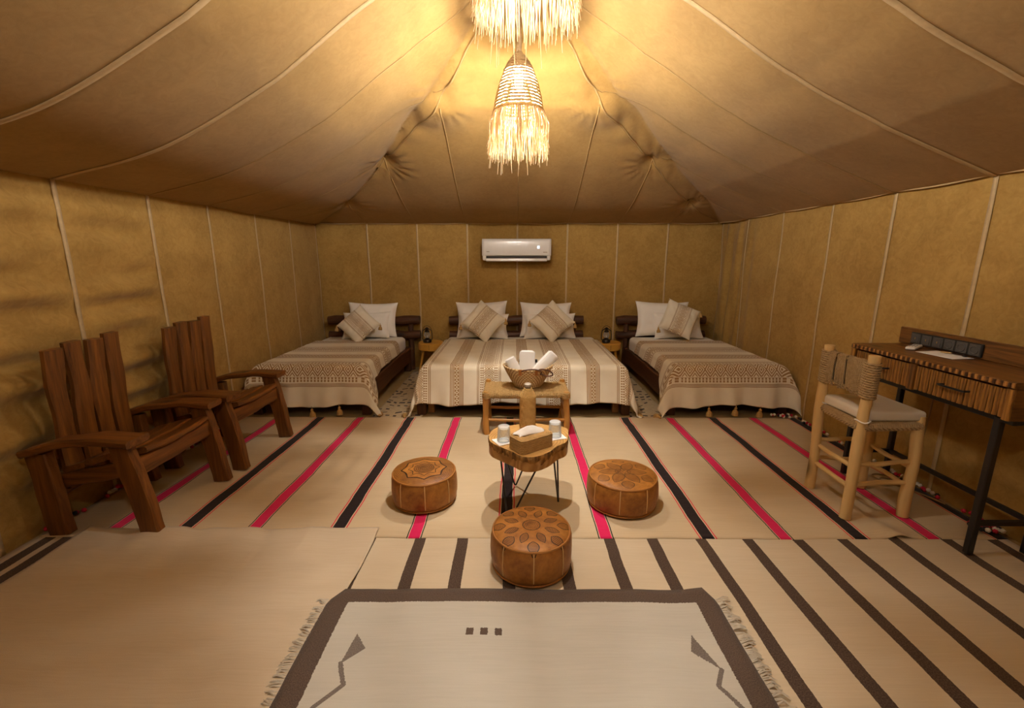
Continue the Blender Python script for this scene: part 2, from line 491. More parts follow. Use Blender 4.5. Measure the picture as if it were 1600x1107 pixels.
# ------------------------------------------------------------------ mesh helpers
class MB:
    def __init__(s): s.v = []; s.f = []; s.uv = []
    def add(s, vs, fs, uv=None):
        o = len(s.v); s.v += [tuple(p) for p in vs]; s.f += [tuple(i + o for i in f) for f in fs]
        s.uv += uv if uv else [(0, 0)] * len(vs)
        return s
    def box(s, c, d, R=None, ch=0.0):
        hx, hy, hz = d[0] / 2, d[1] / 2, d[2] / 2
        if ch <= 0:
            vs = [Vector((x * hx, y * hy, z * hz)) for x in (-1, 1) for y in (-1, 1) for z in (-1, 1)]
            fs = [(0, 1, 3, 2), (4, 6, 7, 5), (0, 4, 5, 1), (2, 3, 7, 6), (0, 2, 6, 4), (1, 5, 7, 3)]
        else:                                  # chamfered: three vertices per corner
            vs = []; fs = []; idx = {}
            for sx in (-1, 1):
                for sy in (-1, 1):
                    for sz in (-1, 1):
                        for k, q in enumerate(((hx, hy - ch, hz - ch), (hx - ch, hy, hz - ch), (hx - ch, hy - ch, hz))):
                            idx[(sx, sy, sz, k)] = len(vs); vs.append(Vector((sx * q[0], sy * q[1], sz * q[2])))
            S = (-1, 1)
            for a in S:
                fs.append(tuple(idx[(a, y, z, 0)] for y, z in ((-1, -1), (1, -1), (1, 1), (-1, 1))))
                fs.append(tuple(idx[(x, a, z, 1)] for x, z in ((-1, -1), (1, -1), (1, 1), (-1, 1))))
                fs.append(tuple(idx[(x, y, a, 2)] for x, y in ((-1, -1), (1, -1), (1, 1), (-1, 1))))
                for b in S:
                    fs.append((idx[(a, b, -1, 0)], idx[(a, b, 1, 0)], idx[(a, b, 1, 1)], idx[(a, b, -1, 1)]))
                    fs.append((idx[(a, -1, b, 0)], idx[(a, 1, b, 0)], idx[(a, 1, b, 2)], idx[(a, -1, b, 2)]))
                    fs.append((idx[(-1, a, b, 1)], idx[(1, a, b, 1)], idx[(1, a, b, 2)], idx[(-1, a, b, 2)]))
                    for d_ in S: fs.append(tuple(idx[(a, b, d_, k)] for k in range(3)))
        c = Vector(c)
        vs = [(R @ v if R else v) + c for v in vs]
        return s.add(vs, fs)
    def tube(s, pts, r, n=8, closed=False, caps=True, flat=None):
        pts = [Vector(p) for p in pts]; N = len(pts)
        rr = r if isinstance(r, (list, tuple)) else [r] * N
        vs = []; fs = []; up = None
        for i, p in enumerate(pts):
            a = pts[(i - 1) % N] if (closed or i > 0) else p
            b = pts[(i + 1) % N] if (closed or i < N - 1) else p
            t = (b - a).normalized() if (b - a).length > 1e-9 else Vector((0, 0, 1))
            if up is None:
                up = Vector((0, 0, 1)) if abs(t.z) < 0.9 else Vector((1, 0, 0))
            up = (up - t * up.dot(t))
            if up.length < 1e-6: up = t.orthogonal()
            up.normalize(); side = t.cross(up)
            for k in range(n):
                a_ = 2 * PI * k / n
                vs.append(p + (side * cos(a_) + up * sin(a_) * (flat or 1.0)) * rr[i])
        for i in range(N if closed else N - 1):
            j = (i + 1) % N
            for k in range(n):
                l = (k + 1) % n
                fs.append((i * n + k, i * n + l, j * n + l, j * n + k))
        if caps and not closed:
            fs.append(tuple(range(n - 1, -1, -1))); fs.append(tuple((N - 1) * n + k for k in range(n)))
        return s.add(vs, fs)
    def lathe(s, prof, n=24, c=(0, 0, 0), sx=1.0, sy=1.0, cap0=True, cap1=True, fn=None):
        vs = []; fs = []
        for i, (r, z) in enumerate(prof):
            for k in range(n):
                a = 2 * PI * k / n
                q = fn(a, i) if fn else 1.0
                vs.append((c[0] + r * q * cos(a) * sx, c[1] + r * q * sin(a) * sy, c[2] + z))
        for i in range(len(prof) - 1):
            for k in range(n):
                l = (k + 1) % n
                fs.append((i * n + k, i * n + l, (i + 1) * n + l, (i + 1) * n + k))
        if cap0: fs.append(tuple(range(n - 1, -1, -1)))
        if cap1: fs.append(tuple((len(prof) - 1) * n + k for k in range(n)))
        return s.add(vs, fs)
    def grid(s, fn, nu, nv, uvfn=None, wrap=False):
        vs = []; uv = []; fs = []
        for j in range(nv + 1):
            for i in range(nu + 1):
                a, b = i / nu, j / nv
                vs.append(fn(a, b)); uv.append(uvfn(a, b) if uvfn else (a, b))
        w = nu + 1
        for j in range(nv):
            for i in range(nu):
                fs.append((j * w + i, j * w + i + 1, (j + 1) * w + i + 1, (j + 1) * w + i))
        return s.add(vs, fs, uv)
    def plank(s, pts, wdir, w, t, wob=0.0, seed=0, n=10, ch=0.004, taper=None):
        """a board swept along pts: w wide along wdir, t thick, with live, slightly uneven edges"""
        P = [Vector(p) for p in pts]
        L = [0.0]
        for i in range(1, len(P)): L.append(L[-1] + (P[i] - P[i - 1]).length)
        rnd = random.Random(seed)
        ph = [rnd.uniform(0, 6) for _ in range(4)]
        vs = []; fs = []; W = Vector(wdir).normalized()
        def at(u):
            d = u * L[-1]
            for i in range(1, len(P)):
                if d <= L[i] + 1e-9:
                    k = (d - L[i - 1]) / max(1e-9, L[i] - L[i - 1]); return P[i - 1].lerp(P[i], k)
            return P[-1]
        for i in range(n + 1):
            u = i / n
            p = at(u); tg = (at(min(1, u + .02)) - at(max(0, u - .02))).normalized()
            Wd = (W - tg * W.dot(tg)).normalized(); T = tg.cross(Wd)
            k = 1.0 if taper is None else taper[0] + (taper[1] - taper[0]) * u
            a = w / 2 * k + wob * (sin(7 * u + ph[0]) + .6 * sin(15 * u + ph[1]))
            b = w / 2 * k + wob * (sin(6 * u + ph[2]) + .6 * sin(17 * u + ph[3]))
            h = t / 2
            for (x, y) in ((-a + ch, -h), (b - ch, -h), (b, -h + ch), (b, h - ch), (b - ch, h), (-a + ch, h), (-a, h - ch), (-a, -h + ch)):
                vs.append(p + Wd * x + T * y)
        for i in range(n):
            for k in range(8):
                l = (k + 1) % 8
                fs.append((i * 8 + k, i * 8 + l, (i + 1) * 8 + l, (i + 1) * 8 + k))
        fs.append(tuple(range(7, -1, -1))); fs.append(tuple(n * 8 + k for k in range(8)))
        return s.add(vs, fs)
    def prism(s, pts, z0, z1):
        n = len(pts)
        return s.add([(x, y, z0) for x, y in pts] + [(x, y, z1) for x, y in pts],
                     [tuple(range(n - 1, -1, -1)), tuple(range(n, 2 * n))] + [(i, (i + 1) % n, (i + 1) % n + n, i + n) for i in range(n)])
    def build(s, name, mat, parent=None, smooth=True, angle=40, solid=0.0, loc=None):
        me = bpy.data.meshes.new(name)
        me.from_pydata(s.v, [], s.f)
        uvl = me.uv_layers.new(name='UVMap')
        li = [0] * len(me.loops); me.loops.foreach_get('vertex_index', li)
        flat = []
        for i in li: flat.extend(s.uv[i])
        uvl.data.foreach_set('uv', flat)
        me.materials.append(M[mat] if isinstance(mat, str) else mat)
        if smooth:
            me.polygons.foreach_set('use_smooth', [True] * len(me.polygons))
            if angle < 180: me.set_sharp_from_angle(angle=math.radians(angle))
        me.update()
        import bmesh
        bm = bmesh.new(); bm.from_mesh(me); bmesh.ops.recalc_face_normals(bm, faces=bm.faces); bm.to_mesh(me); bm.free()
        o = bpy.data.objects.new(name, me); col.objects.link(o)
        if parent: o.parent = parent
        if loc: o.location = loc
        if solid:
            md = o.modifiers.new('thickness', 'SOLIDIFY'); md.thickness = abs(solid); md.offset = -1 if solid > 0 else 1
        return o
def tag(o, label=None, cat=None, group=None, kind=None):
    if label: o['label'] = label
    if cat: o['category'] = cat
    if group: o['group'] = group
    if kind: o['kind'] = kind
    return o
def thing(name, label, cat, loc=(0, 0, 0), rz=0.0, group=None):
    o = bpy.data.objects.new(name, None); col.objects.link(o)
    o.empty_display_size = 0.05
    o.location = loc; o.rotation_euler = (0, 0, rz)
    return tag(o, label, cat, group)
def dup(root, loc=None, rz=None, label=None):
    r = root.copy(); col.objects.link(r)
    if loc is not None: r.location = loc
    if rz is not None: r.rotation_euler = (0, 0, rz)
    if label: r['label'] = label
    for ch in list(root.children):
        c = ch.copy(); col.objects.link(c); c.parent = r
        for g in list(ch.children):
            d = g.copy(); col.objects.link(d); d.parent = c
    return r
def interp(tab, t):
    for i in range(1, len(tab)):
        if t <= tab[i][0]:
            (a, p), (b, q) = tab[i - 1], tab[i]
            k = (t - a) / (b - a)
            # smooth Catmull-Rom like slope blend
            p0 = tab[i - 2][1] if i >= 2 else p - (q - p)
            q1 = tab[i + 1][1] if i + 1 < len(tab) else q + (q - p)
            m0 = (q - p0) / 2; m1 = (q1 - p) / 2
            return (2*k**3 - 3*k*k + 1)*p + (k**3 - 2*k*k + k)*m0 + (-2*k**3 + 3*k*k)*q + (k**3 - k*k)*m1
    return tab[-1][1]
def fbm(x, y, z=0.0): return noise.noise(Vector((x, y, z)))

# ------------------------------------------------------------------ the tent
CX0, YB, YR = 0.04, 5.50, 3.0           # centre line, back wall, back end of the ridge
XL, XR, YF, YR2 = -2.37, 2.45, -3.0, -0.5
WT = 1.765                              # top of the walls
PL = [(0, 3.10), (.15, 2.80), (.295, 2.56), (.506, 2.205), (.75, 1.915), (1.0, 1.755)]
PR_ = [(0, 3.10), (.15, 2.82), (.307, 2.575), (.556, 2.225), (.75, 2.00), (1.0, 1.765)]
PB = [(0, 3.10), (.15, 2.76), (.28, 2.50), (.506, 2.19), (.75, 1.925), (1.0, 1.77)]
NODES = []
for k in (1, 2, 3):
    for sg in (-1, 1):
        NODES.append((CX0 + sg * (.56, 1.19, 1.80)[k - 1], YR + (.60, 1.25, 1.89)[k - 1]))
def roof(x, y):
    tx = (CX0 - x) / (CX0 - XL) if x < CX0 else (x - CX0) / (XR - CX0)
    tb = max(0.0, (y - YR) / (YB - YR), (YR2 - y) / (YR2 - YF))
    tx = min(1, max(0, tx)); tb = min(1, tb)
    zx = interp(PL if x < CX0 else PR_, tx); zb = interp(PB, tb)
    z = min(zx, zb)
    z += 0.02 * math.exp(-abs(zx - zb) / 0.03) * (1 if tb > 0 else 0)
    t = max(tx, tb)
    env = sin(PI * min(1, t)) ** 0.8
    if tx >= tb: z -= 0.010 * env * abs(sin(PI * (y - YR) / 0.603))
    else: z -= 0.012 * env * abs(sin(PI * (x - CX0) / 0.603))
    for sg in (-1, 1):
        z -= 0.075 * math.exp(-((x - CX0 - sg * .62) ** 2 + (y - 3.62) ** 2) / .05)
    for i, (nx, ny) in enumerate(NODES):
        dx, dy = x - nx, y - ny
        r = sqrt(dx * dx + dy * dy)
        if r < 0.6:
            th = math.atan2(dy, dx)
            z += 0.045 * math.exp(-(r / 0.07) ** 2)
            z += 0.008 * math.exp(-((r - 0.13) / 0.11) ** 2) * sin(15 * th + i)
    # long gathers beside the hips under the peak
    hx = abs(x - CX0) / 2.41 - (y - YR) / 2.5
    if y > YR and t < 0.6:
        z += 0.005 * math.exp(-(hx / 0.06) ** 2) * sin(95 * t + 2 * sin(9 * hx)) * min(1, t * 6)
    z += 0.008 * fbm(x * 1.3, y * 1.3)
    return z
nx_, ny_ = 200, 340
ce = MB().grid(lambda a, b: (XL - .03 + (XR - XL + .06) * a, YF + (YB - YF + .03) * b, roof(XL - .03 + (XR - XL + .06) * a, YF + (YB - YF + .03) * b)), nx_, ny_)
ceiling = tag(ce.build('ceiling', 'canvas_roof', angle=180), kind='structure')

def wl(y, z):          # left wall inner surface
    w = max(0.0, min(1.0, (3.05 - y) / 0.1))
    e = sin(PI * min(1, z / WT)) ** 0.5
    w *= abs(sin(PI * (y - YR) / 0.6)) ** .6
    d = w * e * 0.030 * (sin(z * 29 + 1.6 * sin(y * 1.9) + .9 * fbm(y * 2, z * 3)) + .5 * sin(z * 43 + 2.2 * sin(y * 2.7 + 1)))
    d += e * 0.012 * fbm(y * 1.6, z * 1.6, 3.0)
    return XL + d - 0.01
def wr(y, z):
    e = sin(PI * min(1, z / WT)) ** 0.5
    lo = max(0.0, min(1.0, (0.8 - z) / 0.3)) * max(0.0, min(1.0, (3.0 - y) / 0.3))
    lo *= abs(sin(PI * (y - YR) / 0.6)) ** .6
    d = lo * e * 0.011 * (sin(z * 25 + 1.4 * sin(y * 2.1)) + .5 * sin(z * 51 + sin(y * 3)))
    d += e * 0.012 * fbm(y * 1.6, z * 1.6, 8.0)
    c = max(0.0, min(1.0, (y - 4.55) / 0.5)); drape = min(1.0, (1.9 - z) / 0.5)
    d += c * 0.022 * (sin(y * 27 + z * 2) + .5 * sin(y * 49)) * max(0, drape) - c * c * 0.03
    return XR + 0.012 - d
def wb(x, z):
    e = sin(PI * min(1, z / WT)) ** 0.5
    return YB + e * (0.014 * fbm(x * 1.5, z * 1.7, 5.0) + 0.006 * sin(9 * (z + .5 * x) + 3 * fbm(x, z, 2)))
def walltop(s): return WT + 0.012 - 0.012 * abs(sin(PI * s / 0.603))
LY = YB - YF + .06
wall_left = tag(MB().grid(lambda a, b: (wl(YF + LY * a, b * 1.78), YF + LY * a, b * 1.78), 260, 60).build('wall_left', 'canvas', angle=180), kind='structure')
wall_right = tag(MB().grid(lambda a, b: (wr(YF + LY * a, b * 1.78), YF + LY * a, b * 1.78), 300, 60).build('wall_right', 'canvas', angle=180), kind='structure')
wall_back = tag(MB().grid(lambda a, b: (XL - .06 + (XR - XL + .12) * a, wb(XL + (XR - XL) * a, b * 1.79), b * 1.79), 160, 60).build('wall_back', 'canvas', angle=180), kind='structure')
wall_front = tag(MB().grid(lambda a, b: (XL + (XR - XL) * a, YF + 0.01 * sin(9 * a), b * 1.79), 60, 20).build('wall_front', 'canvas', angle=180), kind='structure')
floor = tag(MB().grid(lambda a, b: (XL - .1 + (XR - XL + .2) * a, YF - .1 + (LY + .3) * b, 0.0), 8, 8).build('floor', 'tan_mat'), kind='structure')

def ribbon(fn, n, w, wdir, name, mat, parent, off):
    """a sewn tape following fn(t); w wide along wdir, standing off the cloth by off"""
    mb = MB(); vs = []; fs = []
    W = Vector(wdir) * (w / 2); O = Vector(off)
    for i in range(n + 1):
        p = Vector(fn(i / n)) + O
        vs += [p - W, p + W]
    for i in range(n): fs.append((2 * i, 2 * i + 1, 2 * i + 3, 2 * i + 2))
    mb.add(vs, fs)
    return mb.build(name, mat, parent, angle=180, solid=0.0012)
seam_y = [YR - 0.6 * k for k in range(9, -1, -1) if YR - 0.6 * k > YF] + [3.57, 4.21, 4.84]
for y in seam_y:
    ribbon(lambda t: (wl(y, 1.77 * t), y, 1.77 * t), 50, 0.026 if y < 3.1 else 0.022, (0, 1, 0), 'seam_tape', 'tape', wall_left, (0.004, 0, 0))
    ribbon(lambda t: (wr(y, 1.77 * t), y, 1.77 * t), 50, 0.026 if y < 3.1 else 0.022, (0, 1, 0), 'seam_tape', 'tape', wall_right, (-0.004, 0, 0))
ribbon(lambda t: (wl(5.46, 1.77 * t), 5.46, 1.77 * t), 50, 0.022, (0, 1, 0), 'seam_tape', 'tape', wall_left, (0.006, 0, 0))
ribbon(lambda t: (wr(5.46, 1.77 * t), 5.46, 1.77 * t), 50, 0.022, (0, 1, 0), 'seam_tape', 'tape', wall_right, (-0.006, 0, 0))
seam_x = [CX0 + 0.603 * k for k in range(-3, 4)]
for x in seam_x:
    ribbon(lambda t: (x, wb(x, 1.78 * t), 1.78 * t), 50, 0.022, (1, 0, 0), 'seam_tape', 'tape', wall_back, (0, -0.004, 0))
# tapes on the roof: parallel ones up to the ridge, and those of the hip end up to the hip
for y in seam_y:
    for sg in (-1, 1):
        x0 = XL if sg < 0 else XR
        tb = max(0.0, (y - YR) / (YB - YR), (YR2 - y) / (YR2 - YF))
        x1 = CX0 + (x0 - CX0) * max(tb, 0.015)
        ribbon(lambda t: (x0 + (x1 - x0) * t, y, roof(x0 + (x1 - x0) * t, y)), 70, 0.030 if y < 2.9 else 0.012, (0, 1, 0), 'seam_tape', 'tape_roof' if y < 2.9 else 'tape_hip', ceiling, (0, 0, -0.003))
for x in seam_x:
    t0 = abs(x - CX0) / 2.41
    y1 = YR + 2.5 * max(t0, 0.03)
    ribbon(lambda t: (x, YB + (y1 - YB) * t, roof(x, YB + (y1 - YB) * t)), 60, 0.012, (1, 0, 0), 'seam_tape', 'tape_hip', ceiling, (0, 0, -0.003))
for sg in (-1, 1):
    hip = lambda t: (CX0 + sg * 2.405 * t, YR + 2.495 * t, roof(CX0 + sg * 2.405 * t, YR + 2.495 * t))
    ribbon(hip, 120, 0.014, (0.72, -sg * 0.69, 0), 'seam_tape', 'tape_hip', ceiling, (0, 0, -0.006))
# pale loop sewn to the roof near the left wall
lp = MB().tube([(-2.0 + 0.02 * k, 1.60 - 0.012 * k, roof(-2.0 + 0.02 * k, 1.60 - 0.012 * k) - 0.006 - 0.018 * sin(PI * k / 8)) for k in range(9)], 0.009, 6, flat=0.4)
tag(lp.build('strap_loop', 'tape_roof', ceiling), 'pale fabric loop')
# rope trim where roof and walls meet
trb = MB().tube([(XL + .02 + (XR - XL - .04) * k / 80, YB - 0.012, walltop(XL + .02 + (XR - XL - .04) * k / 80 - CX0)) for k in range(81)], 0.007, 6)
tag(trb.build('trim_1', 'tape'), kind='structure')
trl = MB().tube([(XL + 0.008, 0.3 + 5.15 * k / 90, walltop(0.3 + 5.15 * k / 90 - YR)) for k in range(91)], 0.005, 6)
tag(trl.build('trim_2', 'tape_roof'), kind='structure')
trr = MB().tube([(XR - 0.008, 0.3 + 5.15 * k / 90, walltop(0.3 + 5.15 * k / 90 - YR)) for k in range(91)], 0.005, 6)
tag(trr.build('trim_3', 'tape_roof'), kind='structure')

# ------------------------------------------------------------------ pendant lamps
def make_lamp(label, loc, top):
    t = thing('pendant_lamp', label, 'lamp', loc, 0, 'woven pendant lamps')
    prof = [(0, .016), (.02, .034), (.055, .062), (.10, .088), (.16, .112), (.22, .131), (.28, .145), (.325, .152)]
    def rad(d): return interp(prof, d)
    sh = MB()
    N = 18
    for i in range(N):
        d = 0.004 + i * (0.318 / (N - 1))
        sh.tube([(rad(d) * cos(2*PI*k/40), rad(d) * sin(2*PI*k/40), -d + 0.0012 * sin(k * 2.5)) for k in range(40)], 0.0076 if d < .115 else 0.0052, 6, closed=True)
    shade = sh.build('lamp_shade', 'lamp_rope', t)
    st = MB()
    for k in range(22):
        a = 2 * PI * k / 22
        st.tube([((rad(d) - .003) * cos(a), (rad(d) - .003) * sin(a), -d) for d in (0.005, .04, .08, .13, .18, .24, .29, .322)], 0.0014, 4, caps=False)
    tag(st.build('stitching', 'lamp_rope', shade))
    bd = MB().tube([(.154 * cos(2*PI*k/40), .154 * sin(2*PI*k/40), -.328) for k in range(40)], 0.008, 6, closed=True)
    bd.build('band', 'rope_bottle', t)
    fr = MB(); rnd = random.Random(3)
    for k in range(430):
        a = rnd.uniform(0, 2 * PI); r0 = 0.150 + rnd.uniform(-.004, .006)
        L = rnd.uniform(.20, .285) if rnd.random() < .93 else rnd.uniform(.28, .35)
        r1 = r0 + rnd.uniform(.014, .034); r2 = r0 + rnd.uniform(.012, .048); a2 = a + rnd.uniform(-.10, .10)
        fr.tube([(r0 * cos(a), r0 * sin(a), -.325), (r1 * cos(a), r1 * sin(a), -.325 - L * .3),
                 (r1 * cos((a + a2) / 2), r1 * sin((a + a2) / 2), -.325 - L * .65), (r2 * cos(a2), r2 * sin(a2), -.325 - L)],
                [.0022, .0024, .0018, .0012], 3, caps=False)
    tag(fr.build('fringe', 'straw', t), 'pale straw fringe', kind='stuff')
    cd = MB().tube([(0, 0, 0), (.003, 0, .06), (-.002, 0, .15), (0, 0, top - loc[2])], [.017, .015, .013, .012], 8)
    cd.build('cord', 'rope_stool', t)
    b = MB().lathe([(.024, -.046), (.0245, -.060), (.0245, -.105), (.021, -.122), (.012, -.131), (.002, -.133)], 20, (0, 0, -.075))
    b.build('bulb', 'bulb', t)
    MB().lathe([(.012, .0), (.016, -.008), (.034, -.034), (.058, -.0455), (.056, -.0475)], 20, (0, 0, -.075)).build('bulb_light_shield', 'opal', t)  # added brim inside the shade, holds back the bulb's upward light
    MB().lathe([(.014, 0), (.016, -.02), (.016, -.055), (.012, -.07)], 12, (0, 0, -.015)).build('socket', 'black_plastic', t)
    return t
make_lamp('woven pendant lamp with straw fringe, seen whole above the poufs', (0.028, 3.0, 2.575), 3.09)
make_lamp('woven pendant lamp with straw fringe, cut off by the top edge of the photo', (0.045, 1.80, 2.765), 3.09)
make_lamp('woven pendant lamp with straw fringe over the entrance end of the tent', (0.04, -0.15, 2.60), 3.09)

# ------------------------------------------------------------------ rugs
def rug(name, mat, x0, x1, y0, y1, z, label, edge=0.006, rip=0.0015, nx=120, ny=60, th=0.005, bumpf=None, corner=None):
    def fn(a, b):
        x = x0 + (x1 - x0) * a; y = y0 + (y1 - y0) * b
        ex = edge * (fbm(y * 3, x0 * 7) + .5 * fbm(y * 11, 3)); ey = edge * (fbm(x * 3, y0 * 5) + .5 * fbm(x * 9, 7))
        zz = z + rip * (fbm(x * 5, y * 3.1, z * 100) + .6 * fbm(x * 13, y * 6, 2)) + rip
        if bumpf: zz += bumpf(x, y)
        q = [x + ex, y + ey, zz]
        if corner: q = corner(a, b, q)
        return tuple(q)
    o = MB().grid(fn, nx, ny, lambda a, b: (x0 + (x1 - x0) * a, y0 + (y1 - y0) * b)).build(name, mat, angle=180, solid=th)
    return tag(o, label, 'rug')
def gauss(x, c, w): return math.exp(-((x - c) / w) ** 2)
brown = rug('striped_rug', 'brown_kilim', -2.345, 2.41, -0.6, 2.02, 0.006, 'cream rug with dark brown stripes, lying before the chair and desk', nx=150, ny=80, rip=.002)
def redb(x, y):
    k = 0.022 * gauss(x - 0.25 * (2.0 - y), 1.87, 0.05) * max(0, (2.25 - y) / .3 if y > 1.95 else 1)
    k += 0.0035 * (sin(x * 40 + 3 * fbm(x * 2, y * 2)) * max(0, 1 - abs(y - 2.6) / .7) * (1 if x < -.9 else 0.25))
    return k
red = rug('striped_kilim', 'red_kilim', -2.335, 2.415, 1.925, 3.61, 0.014, 'beige kilim with pink and black stripes running under the poufs and wooden armchairs', nx=220, ny=90, rip=.002, bumpf=redb)
def plb(x, y):
    e = max(0, 1 - (1.98 - y) / .5)
    return 0.006 * e * (sin(x * 17 + 2 * fbm(x * 2, y)) + .5 * sin(x * 37)) * (1 if x < -1.0 else .4) + 0.004 * e + 0.004 * sin((x * .6 + y) * 14 + 3 * fbm(x, y)) * (1 if x < -1.2 else .3)
plainr = rug('plain_rug', 'plain_rug', -2.13, -0.675, 0.2, 1.98, 0.022, 'plain beige rug with a wavy back edge in front of the armchairs', nx=110, ny=110, rip=.002, bumpf=plb, edge=.018)
fd = rug('bordered_rug', 'front_rug', RX0, RX1, RY0, RY1, 0.024, 'cream wool rug with dark brown border, arrow motifs and fringed sides', nx=60, ny=70,
         corner=lambda a, b, q: [q[0] + (0.045 * max(0, b - .965) / .035 * (1 if a < .03 else (1 - a / .12 if a < .12 else 0)) - 0.035 * max(0, b - .965) / .035 * (max(0, (a - .92) / .08))), q[1], q[2] + 0.012 * max(0, b - .96) / .04 * max(0, (a - .93) / .07)])
for sg, xx in ((-1, RX0), (1, RX1)):
    fr = MB(); rnd = random.Random(5 + sg)
    y = RY0 + .9
    while y < RY1 - 0.05:
        n = rnd.choice((2, 3)); L = rnd.uniform(.035, .062); dy = rnd.uniform(-.02, .02)
        for k in range(n):
            yy = y + k * .004; q = rnd.uniform(-.006, .006)
            fr.tube([(xx - sg * .004, yy, .027), (xx + sg * L * .5, yy + dy * .4 + q, .031 + rnd.uniform(0, .006)), (xx + sg * L, yy + dy + q * 2, .022)], [.0022, .0026, .0016], 4, caps=False)
        y += rnd.uniform(.010, .017)
    tag(fr.build('fringe', 'fringe_cotton', fd), 'cream knotted fringe', kind='stuff')
for (x0, x1, lab) in ((-1.235, -0.80, 'speckled berber runner between the left single bed and the double bed'), (1.02, 1.365, 'speckled berber runner between the double bed and the right single bed')):
    rug('berber_runner', 'berber', x0, x1, 3.63, 5.25, 0.004, lab, nx=30, ny=80, rip=.002)

# pompoms sewn to the two sides of the pink striped kilim
def pom_mesh(mat):
    mb = MB(); R = .0105
    prof = [(R * sin(PI * k / 6) + .001, -R * cos(PI * k / 6)) for k in range(7)]
    mb.lathe(prof, 9, fn=lambda a, i: 1 + .16 * sin(a * 4 + i * 2.1))
    o = mb.build('pompom', mat, red); return o
protos = [pom_mesh(m) for m in ('pom_red', 'pom_white', 'pom_black')]
rnd = random.Random(11)
spots = []
for sg, xe in ((-1, -2.325), (1, 2.405)):
    for (ya, yb_, n) in ((1.95, 2.16, 8), (2.28, 2.62, 16), (2.75, 3.1, 14), (3.2, 3.6, 18)):
        for k in range(n):
            spots.append((xe + sg * rnd.uniform(-.005, .02) - sg * .012, ya + (yb_ - ya) * k / n + rnd.uniform(-.006, .006), .034 + rnd.uniform(-.002, .010)))
for k in range(22):
    spots.append((2.30 + .12 * k / 22 + rnd.uniform(-.01, .01), 1.99 + rnd.uniform(-.03, .04), .032 + rnd.uniform(0, .012)))
for k in range(16):
    spots.append((2.22 + .17 * k / 16, 3.60 + rnd.uniform(-.03, .03), .034 + rnd.uniform(0, .012)))
seq = [0, 1, 2, 1, 0, 2, 0, 1]
for i, s_ in enumerate(spots):
    pk = seq[(i + rnd.randint(0, 1)) % len(seq)]
    if i < 3: o = protos[i]
    else:
        o = protos[pk].copy(); col.objects.link(o)
    o.location = s_; o.rotation_euler = (rnd.uniform(0, 3), rnd.uniform(0, 3), 0)

# ------------------------------------------------------------------ beds
def make_bed(label, x0, x1, hx0, hx1, y0=3.69, y1=5.33, extra=False, round_right=False):
    cx = (x0 + x1) / 2
    t = thing('bed', label, 'bed', (cx, y0, 0.0))
    L = y1 - y0; h0, h1 = x0 - cx, x1 - cx
    z0 = .006
    for (x, y) in ((h0 + .04, .045), (h1 - .04, .045), (h0 + .04, L - .05), (h1 - .04, L - .05)):
        MB().plank([(x, y, z0), (x, y, .30)], (1, 0, 0), .075, .07, .002, seed=int(x * 99), n=4, ch=.008).build('leg', 'bed_woodZ', t)
    if extra:
        for x in (h0 + .115, h1 - .115):
            tag(MB().plank([(x, .10, z0), (x, .10, .20)], (1, 0, 0), .055, .05, .001, seed=3, n=3, ch=.005).build('leg', 'bleached', t), 'pale unstained leg')
    for x, s in ((h0 + .025, 1), (h1 - .025, 2)):
        MB().plank([(x, .03, .205), (x, L * .5, .21), (x, L - .03, .205)], (0, 0, 1), .175, .05, .005, seed=s + int(x0 * 10), n=16, ch=.008).build('side_rail', 'bed_woodY', t)
    MB().plank([(h0 + .03, .045, .20), (0, .045, .205), (h1 - .03, .045, .20)], (0, 0, 1), .16, .05, .004, seed=5, n=14, ch=.008).build('foot_rail', 'bed_woodX', t)
    for k in range(6):
        MB().box((0, .22 + k * (L - .4) / 5, .245), (x1 - x0 - .11, .11, .02), ch=.003).build('slat', 'bed_woodX', t)
    rnd = random.Random(int(cx * 100))
    for zc, r in ((.622, .055), (.445, .052)):
        pts = [(hx0 - cx + (hx1 - hx0) * k / 12, L + .04 + .004 * sin(k), zc + .007 * sin(k * 1.3 + zc * 9)) for k in range(13)]
        rr = [r * (1 + .07 * sin(k * 2.1 + zc * 20) + .04 * sin(k * 4.7)) for k in range(13)]
        rr[0] *= .93; rr[-1] *= .93
        MB().tube(pts, rr, 12).build('headboard_log', 'bed_woodX', t)
    for x in (hx0 - cx + .12, 0, hx1 - cx - .12):
        MB().tube([(x, L + .045, z0), (x + .003, L + .045, .3), (x, L + .045, .66)], [.036, .033, .031], 10).build('headboard_post', 'bed_woodZ', t)
    return t
make_bed('dark wooden single bed with log headboard beside the left tent wall', -2.305, -1.265, -2.27, -1.150)
make_bed('dark wooden double bed with log headboard under the air conditioner', -0.855, 1.025, -0.79, 0.845, extra=True)
make_bed('dark wooden single bed with log headboard beside the right tent wall', 1.345, 2.405, 1.255, 2.33)
